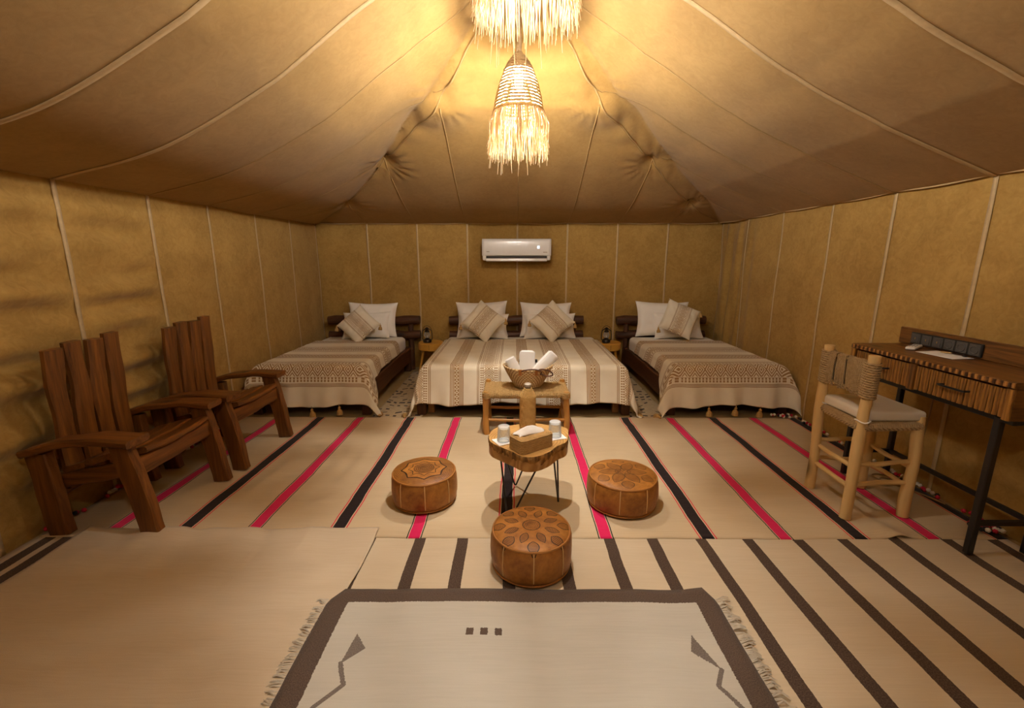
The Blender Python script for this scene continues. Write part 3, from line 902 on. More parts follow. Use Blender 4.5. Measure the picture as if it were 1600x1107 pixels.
def rbox(x0, x1, y0, y1, z0, z1, R=.05, n=6):
    """soft-edged block as one closed surface"""
    mb = MB()
    rows = [(R, 0.0)] + [(R - R * sin(PI / 2 * k / n), R - R * cos(PI / 2 * k / n)) for k in range(1, n + 1)]
    rows += [(0, (z1 - z0) - R + R * sin(PI / 2 * k / n)) if False else (R - R * cos(PI / 2 * k / n), (z1 - z0) - R + R * sin(PI / 2 * k / n)) for k in range(0, n + 1)]
    ring = []
    for ins, z in rows:
        pts = []
        for (cx, cy, a0) in ((x1 - R, y1 - R, 0), (x0 + R, y1 - R, 90), (x0 + R, y0 + R, 180), (x1 - R, y0 + R, 270)):
            for k in range(5):
                a = math.radians(a0 + 22.5 * k); rr = R - ins + .0005
                pts.append((cx + rr * cos(a), cy + rr * sin(a), z0 + z))
        ring.append(pts)
    vs = [p for r in ring for p in r]; m = 20; fs = []
    for i in range(len(ring) - 1):
        for k in range(m): fs.append((i*m+k, i*m+(k+1)%m, (i+1)*m+(k+1)%m, (i+1)*m+k))
    fs.append(tuple(range(m-1, -1, -1))); fs.append(tuple((len(ring)-1)*m+k for k in range(m)))
    return mb.add(vs, fs)
for (x0, x1, lab) in ((-2.26, -1.315, 'white sheeted mattress on the left single bed'), (-0.80, 0.97, 'white sheeted mattress on the double bed'), (1.395, 2.355, 'white sheeted mattress on the right single bed')):
    tag(rbox(x0, x1, 3.745, 5.30, .258, .432, .05).build('mattress', 'white_linen', angle=60), lab, 'mattress')

def tassel(parent, p, s=1.0, tilt=0.0, mat='tassel'):
    mb = MB()
    mb.tube([(0, 0, .012), (0, 0, -.012)], .0025, 5)
    mb.lathe([(.003, -.008), (.011, -.014), (.013, -.021), (.009, -.030), (.013, -.036), (.021, -.052), (.026, -.070), (.027, -.084), (.012, -.086)], 14,
             fn=lambda a, i: 1 + (.13 * sin(a * 7 + i) if i > 4 else 0))
    for v in range(len(mb.v)): mb.v[v] = tuple(k * s for k in mb.v[v])
    o = mb.build('tassel', mat, parent, loc=p); o.rotation_euler = (tilt, tilt * .6, 0)
    return o

def spread(label, x0, x1, y0, y1, top, hl, hr, hf, mat, axis, seed, cl, cr, tas, flare=.22, fc=1.0):
    W = x1 - x0; L = y1 - y0; R = .05; q = R * PI / 2
    def arc(d):
        if d <= 0: return 0.0, 0.0
        if d < q: return R * sin(d / R), R * (1 - cos(d / R))
        return R + (d - q) * flare, R + (d - q) * .97
    nu, nv = 130, 120
    A0, A1, B0, B1 = -hl - q + R, W + hr + q - R, -hf - q + R, L
    def pt(a, b):
        ff = fc * math.exp(-(max(0, b) / .20) ** 2)
        dxl, dxr, dy = max(0, R - a) * (1 + 1.3 * ff), max(0, a - (W - R)) * (1 + 1.3 * ff), max(0, R - b)
        ol, zl = arc(dxl); orr, zr = arc(dxr); of, zf = arc(dy)
        zx = max(zl, zr); ox = orr - ol
        drop = (zx ** 2.2 + zf ** 2.2) ** (1 / 2.2)
        both = min(zx, zf)
        x = x0 + min(max(a, R), W - R) + ox; y = y0 + max(b, R) - of
        sx = 1 if orr > ol else -1
        x += sx * (both * .12 + .03 * ff * min(1, zx / .1)); y -= both * .10
        k = max(0, drop - .06)
        wob = .055 * k * (sin(a * 21 + seed) + .6 * sin(a * 37 + 2 * seed))
        wobx = .05 * k * (sin(b * 19 + seed) + .6 * sin(b * 33 + seed * 3))
        if zf > .05: y -= wob * min(1, zf / .1)
        if zx > .05: x += sx * wobx * min(1, zx / .1)
        z = top - drop
        z += .018 * max(0, zf - .2) / .15 * sin(a * 7.5 + seed)
        if zx < .01 and zf < .02:
            z += .004 * fbm(a * 3, b * 5, seed) + .0035 * fbm(a * 2.2, b * 16, seed + 3) + .004
        z = max(z, .020 + .004 * sin(a * 30))
        return (x, y, z)
    def fn(i, j): return pt(A0 + (A1 - A0) * i, B0 + (B1 - B0) * j)
    def uv(i, j):
        a, b = A0 + (A1 - A0) * i, B0 + (B1 - B0) * j
        return (a, b - B0) if axis == 'x' else (b, a - W / 2)
    o = MB().grid(fn, nu, nv, uv).build('bedspread', mat, angle=180, solid=-.004)
    tag(o, label, 'bedspread')
    for a in tas:
        x, y, z = pt(a, B0)
        tassel(o, (x, y - .004, max(z - .005, .094)), 1.0, rnd.uniform(-.12, .12))
    for flag, a in ((cl, A0), (cr, A1)):
        if flag:
            x, y, z = pt(a, B0)
            tassel(o, (x, y - .02, max(z, .03)), 1.0, 1.25)
    return o
spread('cream and ochre patterned bedspread with tassels over the left single bed', -2.27, -1.305, 3.70, 4.90, .445, .08, .085, .295, 'spread_single', 'x', 1.0, False, True, (.28, .52, .75))
spread('cream bedspread with lengthwise ochre bands over the double bed', -0.815, 0.985, 3.70, 4.98, .445, .33, .33, .28, 'spread_double', 'y', 2.3, True, True, (), fc=0.0)
spread('cream and ochre patterned bedspread with tassels over the right single bed', 1.385, 2.365, 3.70, 4.90, .445, .085, .06, .295, 'spread_single', 'x', 4.1, True, False, (.30, .52, .74))

def pillow_mesh(w, h, t, seed, uvrot=None, pinch=.10, n=26):
    mb = MB()
    for side in (-1, 1):
        def fn(a, b):
            x = a * 2 - 1; y = b * 2 - 1
            px = x * (1 - pinch * (1 - y * y) * abs(x) ** 2); py = y * (1 - pinch * (1 - x * x) * abs(y) ** 2)
            th = ((1 - x ** 4) * (1 - y ** 4)) ** .55
            th *= 1 + .16 * fbm(x * 1.6 + seed, y * 1.6, side)
            cr = .010 * fbm(x * 4, y * 4, seed + side) * (1 - max(abs(x), abs(y)) ** 6)
            return (px * w / 2, side * (t / 2 * th + cr) , py * h / 2)
        mb.grid(fn, n, n, lambda a, b: ((a - .5) * w, (b - .5) * h))
    return mb
def pillow(label, x, y, zb, w, h, t, lean, roll, seed, group=None):
    o = pillow_mesh(w, h, t, seed).build('pillow', 'white_linen', angle=180)
    R = Euler((-lean, roll, 0), 'XYZ')
    o.rotation_euler = R
    o.location = (x, y + sin(lean) * h / 2, zb + cos(lean) * h / 2)
    return tag(o, label, 'pillow', 'white bed pillows')
pillow('white pillow at the back of the left single bed, against its log headboard', -1.70, 5.22, .440, .60, .42, .15, .28, .01, 1)
pillow('lower white pillow in front, behind the tasselled cushion on the left single bed', -1.745, 5.10, .440, .57, .33, .13, .45, -.03, 2)
pillow('upright white pillow at the back left of the double bed', -0.385, 5.22, .440, .62, .43, .15, .25, -.03, 3)
pillow('shorter white pillow behind the left cushion of the double bed', -0.36, 5.10, .440, .60, .31, .13, .42, .02, 4)
pillow('upright white pillow at the back right of the double bed', 0.38, 5.22, .440, .62, .42, .15, .25, .01, 5)
pillow('shorter white pillow behind the right cushion of the double bed', 0.42, 5.10, .440, .62, .31, .13, .42, -.01, 6)
pillow('white pillow at the back of the right single bed, against its log headboard', 1.775, 5.22, .440, .64, .43, .15, .25, .02, 7)
pillow('lower white pillow in front, behind the tasselled cushion on the right single bed', 1.93, 5.10, .440, .58, .33, .13, .42, -.01, 8)
def cushion(label, x, y, z, ang, size, lean, seed):
    o = pillow_mesh(size, size, .13, seed, pinch=.06).build('cushion', 'cushion', angle=180)
    R = Matrix.Rotation(-lean, 4, 'X') @ Matrix.Rotation(-ang, 4, 'Y')
    o.matrix_world = Matrix.Translation((x, y, z)) @ R
    tag(o, label, 'cushion', 'cream cushions with an ochre band')
    Ri = R.to_3x3().inverted()
    for sx in (-1, 1):
        for sz in (-1, 1):
            p = Vector((sx * size / 2 * .98, -.004, sz * size / 2 * .98))
            tt = tassel(o, p, .80)
            wz = (R @ p).z + z
            # hangs down in the world, or lies on the bed where it is low
            D = Matrix.Rotation(1.1 if wz < .52 else -lean * .6, 3, 'X')
            tt.rotation_euler = (Ri @ D).to_euler()
    return o
cushion('tasselled cushion with ochre band, on the left single bed', -1.757, 4.95, .625, math.radians(-43), .355, .52, 1)
cushion('tasselled cushion with ochre band, left one on the double bed', -0.345, 4.95, .665, math.radians(52), .37, .45, 2)
cushion('tasselled cushion with ochre band, right one on the double bed', 0.432, 4.95, .665, math.radians(-47), .37, .45, 3)
cushion('tasselled cushion with ochre band, on the right single bed', 1.865, 4.96, .69, math.radians(65), .375, .45, 4)

# ------------------------------------------------------------------ bedside tables and lanterns
def side_table(label, x, y):
    t = thing('side_table', label, 'table', (x, y, .004), 0, 'round yellow bedside tables')
    MB().lathe([(.140, .300), (.147, .306), (.148, .378), (.141, .386)], 32).build('table_top', 'yellow_wood', t)
    MB().box((0, -.1475, .343), (.004, .004, .06)).build('seam_line', 'leather_dark', t)
    for a in (80, 200, 320):
        r = math.radians(a)
        MB().tube([(.155 * cos(r), .155 * sin(r), 0), (.09 * cos(r), .09 * sin(r), .305)], [.012, .017], 8).build('leg', 'yellow_wood', t)
    return t
t0 = side_table('round yellow wooden bedside table between the left single bed and the double bed', -0.985, 5.16)
dup(t0, (1.12, 5.16, .004), 0.0, 'round yellow wooden bedside table between the double bed and the right single bed')
def lantern(label, x, y, z):
    t = thing('lantern', label, 'lantern', (x, y, z), .2, 'black oil lanterns')
    MB().lathe([(.036, 0), (.048, .004), (.048, .030), (.040, .040), (.022, .046), (.026, .052), (.020, .058)], 20).build('base', 'tin', t)
    MB().lathe([(.022, .058), (.034, .078), (.036, .094), (.030, .112), (.022, .126)], 20, cap0=False, cap1=False).build('globe', 'glass', t)
    MB().lathe([(.024, .124), (.030, .130), (.024, .142), (.016, .150), (.018, .162), (.026, .168), (.010, .180), (.003, .182)], 18).build('cap', 'tin', t)
    for s in (-1, 1):
        MB().tube([(s * .040, 0, .02), (s * .056, 0, .045), (s * .056, 0, .10), (s * .050, 0, .140), (s * .030, 0, .158), (s * .012, 0, .160)], .0055, 7).build('side_tube', 'tin', t)
    MB().tube([(.054 * cos(PI * k / 14), -.004, .128 + .072 * sin(PI * k / 14)) for k in range(15)], .0028, 6).build('handle', 'tin', t)
    MB().lathe([(.006, .058), (.005, .07), (.002, .085)], 8).build('wick', 'fringe_cotton', t)
    return t
l0 = lantern('black oil lantern on the bedside table left of the double bed', -1.02, 5.12, .391)
dup(l0, (1.085, 5.12, .391), -.2, 'black oil lantern on the bedside table right of the double bed')

# ------------------------------------------------------------------ air conditioner
ac = thing('air_conditioner', 'white split air conditioner hung on the back wall above the double bed', 'air conditioner', (0.03, 5.47, 1.32))
MB().box((0, -.075, .140), (.80, .15, .245), ch=.02).build('housing', 'ac_white', ac)
fp = MB(); vs = []
prof = [(-.158, .072), (-.166, .085), (-.168, .16), (-.164, .235), (-.150, .262), (-.135, .266)]
fp.grid(lambda a, b: (-.404 + .808 * a, interp([(k / 5, prof[k][0]) for k in range(6)], b), interp([(k / 5, prof[k][1]) for k in range(6)], b)), 24, 14)
fpo = fp.build('front_panel', 'ac_white', ac, angle=60, solid=.012)
for x, w in ((-.335, .034), (.335, .05)):
    MB().box((x, -.1685, .118 if x < 0 else .112), (w, .001, .009)).build('badge', 'ac_grey', fpo)
MB().box((.255, -.1690, .168), (.026, .001, .030)).build('display', 'display', fpo)
MB().box((0, -.152, .054), (.715, .012, .030), ch=.003).build('air_outlet', 'ac_dark', ac)
for x in (-.155, .075):
    MB().box((x, -.160, .055), (.022, .012, .02)).build('louver_clip', 'black_plastic', ac)
MB().box((0, -.150, .024), (.72, .03, .034), Matrix.Rotation(-.25, 3, 'X'), ch=.006).build('louver', 'ac_white', ac)
for s in (-1, 1):
    MB().box((s * .378, -.145, .05), (.042, .03, .06), ch=.008).build('end_cap', 'ac_white', ac)

# ------------------------------------------------------------------ bench at the foot of the double bed
def crooked(p0, p1, r0, r1, seed, amp=.008, n=10, k=9, bow=(0, 0, 0)):
    rnd = random.Random(seed); p0 = Vector(p0); p1 = Vector(p1)
    f = [rnd.uniform(0, 6) for _ in range(3)]
    pts = []; rr = []
    for i in range(n + 1):
        u = i / n; e = sin(PI * u)
        q = p0.lerp(p1, u) + Vector((sin(5 * u + f[0]), sin(6 * u + f[1]), sin(4 * u + f[2]))) * amp * e + Vector(bow) * e
        pts.append(q); rr.append((r0 + (r1 - r0) * u) * (1 + .05 * sin(11 * u + f[0])))
    return MB().tube(pts, rr, k)
ben = thing('bench', 'rustic wooden bench with woven rope seat at the foot of the double bed', 'bench', (0.095, 3.395, .018))
bw, bd_, bh = .305, .150, .335
for i, (sx, sy) in enumerate(((-1, -1), (1, -1), (-1, 1), (1, 1))):
    crooked((sx * bw, sy * bd_, 0), (sx * bw, sy * bd_, bh + (.022 if sy > 0 else .004)), .026, .022, 20 + i, .006, bow=(sx * .012, 0, 0)).build('leg', 'honey_woodZ', ben)
for sy, z in ((-1, .115), (1, .115), (1, .205)):
    crooked((-bw, sy * bd_, z), (bw, sy * bd_, z), .012, .012, int(z * 100) + sy, .006).build('stretcher', 'honey_woodX', ben)
for sx in (-1, 1):
    for z in (.10, .19):
        crooked((sx * bw, -bd_, z), (sx * bw, bd_, z), .012, .012, int(z * 100) + sx, .004).build('stretcher', 'honey_woodY', ben)
seat = MB()
nx_s, ny_s = 46, 24
for j in range(ny_s):
    y = -bd_ - .008 + (2 * bd_ + .016) * j / (ny_s - 1)
    seat.tube([(-bw - .022, y, bh - .028)] + [(-bw - .020 + (2 * bw + .04) * i / nx_s, y, bh - .006 + .0042 * (1 if ((i // 2 + j) % 2) else -1) - .006 * sin(PI * i / nx_s)) for i in range(0, nx_s + 1)] + [(bw + .022, y, bh - .028)], .0066, 5)
for i in range(0, nx_s):
    x = -bw - .014 + (2 * bw + .028) * i / (nx_s - 1)
    seat.tube([(x, -bd_ - .020, bh - .034), (x, -bd_ - .022, bh - .018)] + [(x, -bd_ - .012 + (2 * bd_ + .024) * j / ny_s, bh - .006 + .0042 * (1 if ((i // 2 + j) % 2) else -1) - .006 * sin(PI * i / nx_s)) for j in range(ny_s + 1)] + [(x, bd_ + .022, bh - .018), (x, bd_ + .02, bh - .034)], .0066, 5)
tag(seat.build('rope_seat', 'rope', ben), 'woven raffia rope seat', kind='stuff')
sf = MB()
for sy in (-1, 1): sf.tube([(-bw, sy * (bd_ + .002), bh - .026), (bw, sy * (bd_ + .002), bh - .026)], .016, 8)
for sx in (-1, 1): sf.tube([(sx * bw, -bd_, bh - .026), (sx * bw, bd_, bh - .026)], .016, 8)
sf.build('seat_rail', 'rope', ben)
for sx in (-1, 1):
    for sy in (-1, 1):
        w = MB()
        for k in range(4): w.tube([(sx * bw + .029 * cos(2*PI*i/12), sy * bd_ + .029 * sin(2*PI*i/12), bh - .04 + k * .012) for i in range(12)], .0065, 5, closed=True)
        w.build('rope_wrap', 'rope', ben)

# basket with towels
bk = thing('basket', 'oval palm basket of towels with leather handles on the bench', 'basket', (0.112, 3.40, .358))
sy_ = .66
bb = MB(); NB = 13
def br(u): return .098 + .097 * u ** .85
for i in range(NB):
    u = i / (NB - 1); r = br(u)
    e = lambda a: .012 * cos(2 * a) * u      # rim rises to the two ends
    bb.tube([(r * cos(2*PI*k/48), sy_ * r * sin(2*PI*k/48), .007 + .158 * u + e(2*PI*k/48)) for k in range(48)], .0062, 6, closed=True)
bb.build('coils', 'basket', bk)
bl = MB().lathe([(.02, .006), (.092, .006)] + [(br(u / 8) - .006, .007 + .158 * u / 8) for u in range(9)], 40, sy=sy_, cap1=False)
bl.build('body', 'basket', bk, solid=.003)
for sy in (-1, 1):
    pts = []
    for k in range(17):
        u = k / 16
        if sy < 0: pts.append((-.062 + .15 * u + .085 * sin(PI * u) * u, -.128 - .010 * sin(PI * u) - .02 * u, .152 + .030 * sin(PI * u) - .02 * u))
        else: pts.append((-.055 + .11 * u, .125 - .02 * sin(PI * u), .155 + .02 * sin(PI * u)))
    MB().tube(pts, .0056, 7).build('handle', 'leather_dark', bk)
MB().tube([(.075 + .055 * (1 - cos(2*PI*k/24)), -.128 - .012 * sin(2*PI*k/24), .146 + (.026 + .010 * k / 24) * sin(2*PI*k/24 + .5)) for k in range(22)], .0056, 7).build('handle', 'leather_dark', bk)
for x in (-.062, .062):
    MB().plank([(x, -.132, .168), (x - .002, -.132, .148), (x - .004, -.126, .122)], (1, 0, 0), .024, .006, .001, n=5, ch=.002).build('leather_tab', 'leather_tan', bk)
def towel(label, c, rot, w, h, t, seed, group='white towels in the basket'):
    """a towel folded over on itself: layered soft roll"""
    mb = MB(); R = Euler(rot).to_matrix(); c = Vector(c)
    n = 26
    ring = []
    for k in range(n):
        a = 2 * PI * k / n
        ex = abs(cos(a)) ** .55 * (1 if cos(a) > 0 else -1); ey = abs(sin(a)) ** .7 * (1 if sin(a) > 0 else -1)
        ring.append((ex, ey))
    vs = []; fs = []; m = 12
    for j in range(m + 1):
        u = j / m
        e = 1 - .10 * (2 * u - 1) ** 8
        top_ = 1.0 if u < .9 else max(.05, sqrt(max(0, 1 - ((u - .9) / .1) ** 2)))
        for k, (ex, ey) in enumerate(ring):
            q = 1 + .05 * fbm(ex * 2 + seed, ey * 2, u * 3)
            vs.append(c + R @ Vector((ex * w / 2 * e * q * (.72 + .28 * top_), ey * t / 2 * e * q * top_, (u - .5) * h)))
    for j in range(m):
        for k in range(n): fs.append((j*n+k, j*n+(k+1)%n, (j+1)*n+(k+1)%n, (j+1)*n+k))
    fs.append(tuple(range(n-1, -1, -1))); fs.append(tuple(m*n+k for k in range(n)))
    mb.add(vs, fs)
    # fold lines: two raised layers along the front
    for s in (-1, 1):
        mb.grid(lambda a, b: tuple(c + R @ Vector(((a - .5) * w * .9, s * (t / 2 * 1.02 * (1 - .25 * abs(2*a-1) ** 3)), (b - .5) * h * .9))), 8, 8)
    o = mb.build('towel', 'white_towel', angle=180)
    return tag(o, label, 'towel', group)
towel('white towel standing upright in the middle of the basket', (0.105, 3.42, .545), (-.12, .02, 0), .125, .20, .07, 1)
towel('small white towel tipped into the left end of the basket', (-.005, 3.41, .525), (-.1, -.45, .2), .085, .14, .06, 2)
towel('rolled white towel slanting out of the right end of the basket', (.245, 3.40, .545), (-.1, .78, .1), .095, .22, .07, 3)
for x, lab in ((.052, 'small dark toiletry bottle left of the upright towel in the basket'), (.178, 'small dark toiletry bottle right of the upright towel in the basket')):
    b = thing('toiletry_bottle', lab, 'bottle', (x, 3.46, .47), 0, 'toiletry bottles in the basket')
    MB().lathe([(.014, 0), (.015, .01), (.015, .06), (.008, .07)], 12).build('body', 'ac_grey', b)
    MB().lathe([(.009, .07), (.011, .072), (.011, .092), (.009, .094)], 12).build('cap', 'black_plastic', b)

# ------------------------------------------------------------------ tree-slice table
TX, TY, TZ = .075, 2.20, .415
tb_ = thing('slab_table', 'low tree slice table with bark edge and black hairpin legs among the poufs', 'table', (TX, TY, .019))
OUT = [(-.212, .019), (-.206, .1), (-.166, .176), (-.086, .206), (.026, .236), (.136, .206), (.223, .166), (.227, .081), (.204, -.032), (.151, -.089), (.099, -.165), (.033, -.216), (-.029, -.216), (-.085, -.158), (-.14, -.105), (-.192, -.049)]
def dense(P, m=6):
    r = []; n = len(P)
    for i in range(n):
        p0, p1, p2, p3 = (P[(i + k - 1) % n] for k in range(4))
        for j in range(m):
            t = j / m
            r.append(tuple(.5 * (2*p1[d] + (p2[d]-p0[d])*t + (2*p0[d]-5*p1[d]+4*p2[d]-p3[d])*t*t + (-p0[d]+3*p1[d]-3*p2[d]+p3[d])*t**3) for d in (0, 1)))
    return r
OD = dense(OUT, 8)
zt, zb_ = TZ - .019, TZ - .019 - .082
MB().prism([(x * .985, y * .985) for x, y in OD], zb_ + .004, zt).build('table_top', 'slab', tb_, angle=30)
bk_ = MB(); n = len(OD); rows = 9
vs = []
for j in range(rows):
    u = j / (rows - 1)
    for i, (x, y) in enumerate(OD):
        a = math.atan2(y, x)
        q = 1.0 + .022 * fbm(a * 7, u * 2.5, 1) + .018 * fbm(a * 22, u * 4, 4) - .05 * u - .03 * u * u + .012 * sin(PI * u)
        if j == 0: q = .985
        vs.append((x * q, y * q, zt + .0005 - u * (zt - zb_)))
fs = [(j*n+i, j*n+(i+1)%n, (j+1)*n+(i+1)%n, (j+1)*n+i) for j in range(rows-1) for i in range(n)]
fs.append(tuple((rows-1)*n+i for i in range(n)))
bk_.add(vs, fs)
tag(bk_.build('bark', 'bark', tb_, angle=50), 'rough bark edge')
def hairpin(a, f, b):
    a, f, b = Vector(a), Vector(f), Vector(b)
    d1 = (a - f).normalized(); d2 = (b - f).normalized()
    pts = [a, f + d1 * .03]
    pts += [f + d1 * .03 * (1 - k / 6) ** 2 + d2 * .03 * (k / 6) ** 2 for k in range(1, 6)]
    pts += [f + d2 * .03, b]
    lift = .006 - min(p.z for p in pts)
    pts = [p if p.z > .1 else p + Vector((0, 0, lift)) for p in pts]
    MB().tube(pts, .0048, 8).build('leg', 'black_metal', tb_)
zl = zb_ + .004
hairpin((-.150, .03, zl), (-.105, -.155, 0), (.050, -.140, zl))
hairpin((-.140, .075, zl), (-.065, .235, 0), (.045, .170, zl))
hairpin((.135, -.02, zl), (.175, .045, 0), (.165, .08, zl))
# bottle wrapped in cord
bt = thing('water_bottle', 'tall glass bottle wrapped in golden cord at the back of the slab table', 'bottle', (.077, 2.345, TZ + .001))
MB().lathe([(.036, 0), (.039, .004), (.039, .195), (.030, .222), (.017, .240), (.014, .252), (.015, .262)], 24).build('glass_body', 'glass', bt)
wr_ = MB()
for k in range(37):
    z = .014 + k * .0062
    r = .0425 if z < .195 else .0425 - (z - .195) * .52
    wr_.tube([(r * cos(2*PI*i/28), r * sin(2*PI*i/28), z) for i in range(28)], .0036, 5, closed=True)
wr_.build('cord_wrap', 'rope_bottle', bt)
MB().lathe([(.018, .246), (.020, .249), (.020, .262), (.013, .268)], 14).build('cap', 'ac_grey', bt)
# tumblers turned upside down on paper coasters
def tumbler(label, x, y, rz):
    g = MB()
    g.lathe([(.036, .0), (.037, .001), (.031, .078), (.029, .080), (.0, .080)], 28, cap0=False, cap1=False)
    g.lathe([(.0, .068), (.028, .068), (.0345, .0015), (.036, .0)], 28, cap0=False, cap1=False)
    o = g.build('tumbler', 'glass', angle=35); o.location = (x, y, TZ + .0035)
    tag(o, label, 'glass', 'upturned tumblers on the slab table')
def coaster(label, x, y, rz):
    c = MB().box((0, 0, .001), (.092, .092, .002)).build('coaster', 'coaster'); c.location = (x, y, TZ + .0008); c.rotation_euler = (0, 0, rz)
    tag(c, label, 'coaster', 'paper coasters on the slab table')
coaster('white paper coaster with blue ring under the left tumbler', -.055, 2.170, .5)
coaster('white paper coaster with blue ring under the right tumbler', .225, 2.235, .35)
tumbler('upturned clear tumbler on the left side of the slab table', -.052, 2.178, 0)
tumbler('upturned clear tumbler on the right side of the slab table', .222, 2.245, 0)
# tissue box of coiled cord with a tissue
xb = thing('tissue_box', 'rectangular tissue box of coiled pale cord at the front of the slab table', 'tissue box', (.088, 2.105, TZ + .001), .62)
def rring(w, d, r, z, n=6):
    pts = []
    for cx, cy_, a0 in ((w/2-r, d/2-r, 0), (-w/2+r, d/2-r, 90), (-w/2+r, -d/2+r, 180), (w/2-r, -d/2+r, 270)):
        for k in range(n + 1):
            a = math.radians(a0 + 90 * k / n); pts.append((cx + r * cos(a), cy_ + r * sin(a), z))
    return pts
cl_ = MB()
for k in range(8): cl_.tube(rring(.20, .115, .022, .005 + k * .0088), .0043, 6, closed=True)
cl_.build('coil_sides', 'rope_tissue', xb)
tp = MB()
for k in range(1, 5): tp.tube(rring(.20 - .0185 * k, .115 - .0185 * k, .020 - .003 * k, .0675), .0050, 6, closed=True)
tp.build('coil_top', 'rope_tissue', xb)
MB().box((0, 0, .034), (.19, .105, .055), ch=.015).build('liner', 'rope_tissue', xb)
ts = MB().grid(lambda a, b: ((a - .5) * .155 + .012 * sin(b * 4), (b - .5) * .06 * (1 - .35 * abs(2 * a - 1)) + .012 * sin(a * 5), .068 + .030 * sin(PI * min(1, max(0, a))) * (1 - abs(2 * b - 1) ** 1.5) + .012 * (b) + .004 * fbm(a * 5, b * 5)), 20, 12).build('paper_tissue', 'tissue', angle=180, solid=.002)
ts.location = (.075, 2.110, TZ + .003); ts.rotation_euler = (0, 0, .66)
tag(ts, 'white paper tissue pulled out of the cord tissue box', 'tissue')

# ------------------------------------------------------------------ leather poufs
def pouf(label, x, y, r, h, style, rz, seed):
    t = thing('pouf', label, 'pouf', (x, y, .020), rz, 'round leather poufs')
    pr = [(r * .80, .0), (r * .93, .006), (r * .985, .03), (r * 1.0, h * .45), (r * .985, h * .80), (r * .965, h * .90), (r * .945, h * .955), (r * .90, h * .985), (r * .70, h * 1.03), (r * .40, h * 1.055), (r * .12, h * 1.05), (.002, h * 1.045)]
    b = MB().lathe(pr, 72, fn=lambda a, i: 1 + (.012 * abs(sin(a * 4)) * (1 if 1 < i < 6 else .3) + .012 * fbm(cos(a) * 2 + seed, sin(a) * 2, i * .4)))
    b.build('body', 'pouf_' + style, t, angle=180)
    z = h * .955
    MB().tube([(r * .953 * (1 + .012 * fbm(cos(2*PI*k/60)*2+seed, sin(2*PI*k/60)*2, 2.4)) * cos(2*PI*k/60), r * .953 * (1 + .012 * fbm(cos(2*PI*k/60)*2+seed, sin(2*PI*k/60)*2, 2.4)) * sin(2*PI*k/60), z) for k in range(60)], .0048, 6, closed=True).build('piping', 'pouf_piping', t)
    MB().tube([(r * .955 * cos(2*PI*k/60), r * .955 * sin(2*PI*k/60), .012) for k in range(60)], .0048, 6, closed=True).build('piping', 'pouf_piping', t)
    for k in range(8):
        a = PI * k / 4
        pts = []
        for i in range(2, 7):
            q = 1 + .012 * fbm(cos(a) * 2 + seed, sin(a) * 2, i * .4) * 1.0
            pts.append((pr[i][0] * q * cos(a) * 1.006, pr[i][0] * q * sin(a) * 1.006, pr[i][1]))
        MB().tube(pts, .0028, 5).build('seam', 'pouf_cord', t)
    return t
pouf('tan leather pouf with dark scalloped rosette top, left of the slab table', -.503, 2.285, .180, .176, 'scallop', .2, 1)
pouf('tan leather pouf with leaf star top, in front of the slab table', .078, 1.745, .178, .176, 'star', .02, 2)
pouf('tan leather pouf with faint petal top, right of the slab table', .603, 2.255, .191, .172, 'petal', .5, 3)

# ------------------------------------------------------------------ rustic armchairs
def armchair(label, x, y, rz):
    t = thing('armchair', label, 'armchair', (x, y, .020), rz)
    hw = .270
    for i, s in enumerate((-1, 1)):
        MB().plank([(.245, s * hw, 0), (.215, s * hw, .22), (.165, s * hw, .485)], (1, 0, 0), .098, .050, .003, 11 + i, 10, .006).build('leg', 'chair_woodZ', t)
        MB().plank([(-.205, s * hw, 0), (-.225, s * hw, .24), (-.235, s * hw, .425)], (1, 0, 0), .105, .050, .003, 15 + i, 10, .006).build('leg', 'chair_woodZ', t)
        MB().plank([(-.285, s * (hw + .004), .430), (-.12, s * (hw + .004), .480), (.08, s * (hw + .004), .500), (.258, s * (hw + .004), .490)], (0, 1, 0), .110, .036, .006, 21 + i, 14, .008, (.8, 1.15)).build('armrest', 'chair_woodX', t)
        MB().plank([(-.28, s * (hw - .045), .245), (.0, s * (hw - .045), .295), (.215, s * (hw - .045), .345)], (0, 0, 1), .075, .036, .003, 25 + i, 10, .006).build('side_rail', 'chair_woodX', t)
    MB().plank([(.205, -hw + .02, .345), (.205, 0, .340), (.205, hw - .02, .345)], (.0, 0, 1), .090, .036, .003, 31, 10, .006).build('front_rail', 'chair_woodY', t)
    MB().plank([(-.235, -hw + .02, .21), (-.235, hw - .02, .21)], (0, 0, 1), .07, .036, .003, 32, 8, .006).build('back_rail', 'chair_woodY', t)
    MB().plank([(-.245, -hw + .0, .39), (-.245, hw - .0, .39)], (0, 0, 1), .07, .030, .003, 33, 8, .006).build('back_rail', 'chair_woodY', t)
    for k in range(4):
        u = k / 3; x_ = -.130 + .325 * u; z = .320 + .085 * u + .012 * sin(PI * u)
        MB().plank([(x_, -hw + .045, z + .006), (x_, -.1, z - .008), (x_, .1, z - .008), (x_, hw - .045, z + .006)], (1, 0, .25), .104, .030, .004, 41 + k, 12, .007).build('seat_slat', 'chair_woodY', t)
    for k in range(4):
        yy = -.150 + .108 * k
        hgt = (.905, .925, .918, .935)[k]
        MB().plank([(-.205, yy * 1.02, .20), (-.215, yy * 1.0, .42), (-.212, yy + .006 * sin(k * 2), .66), (-.195 - .008 * (k % 2), yy * 1.0, hgt)], (0, 1, 0), .090, .044, .005, 51 + k, 16, .012, (1.0, .98)).build('back_slat', 'chair_woodZ', t)
    return t
armchair('dark stained rustic armchair with four slat back, nearest the camera by the left wall', -2.035, 2.225, 0.0)
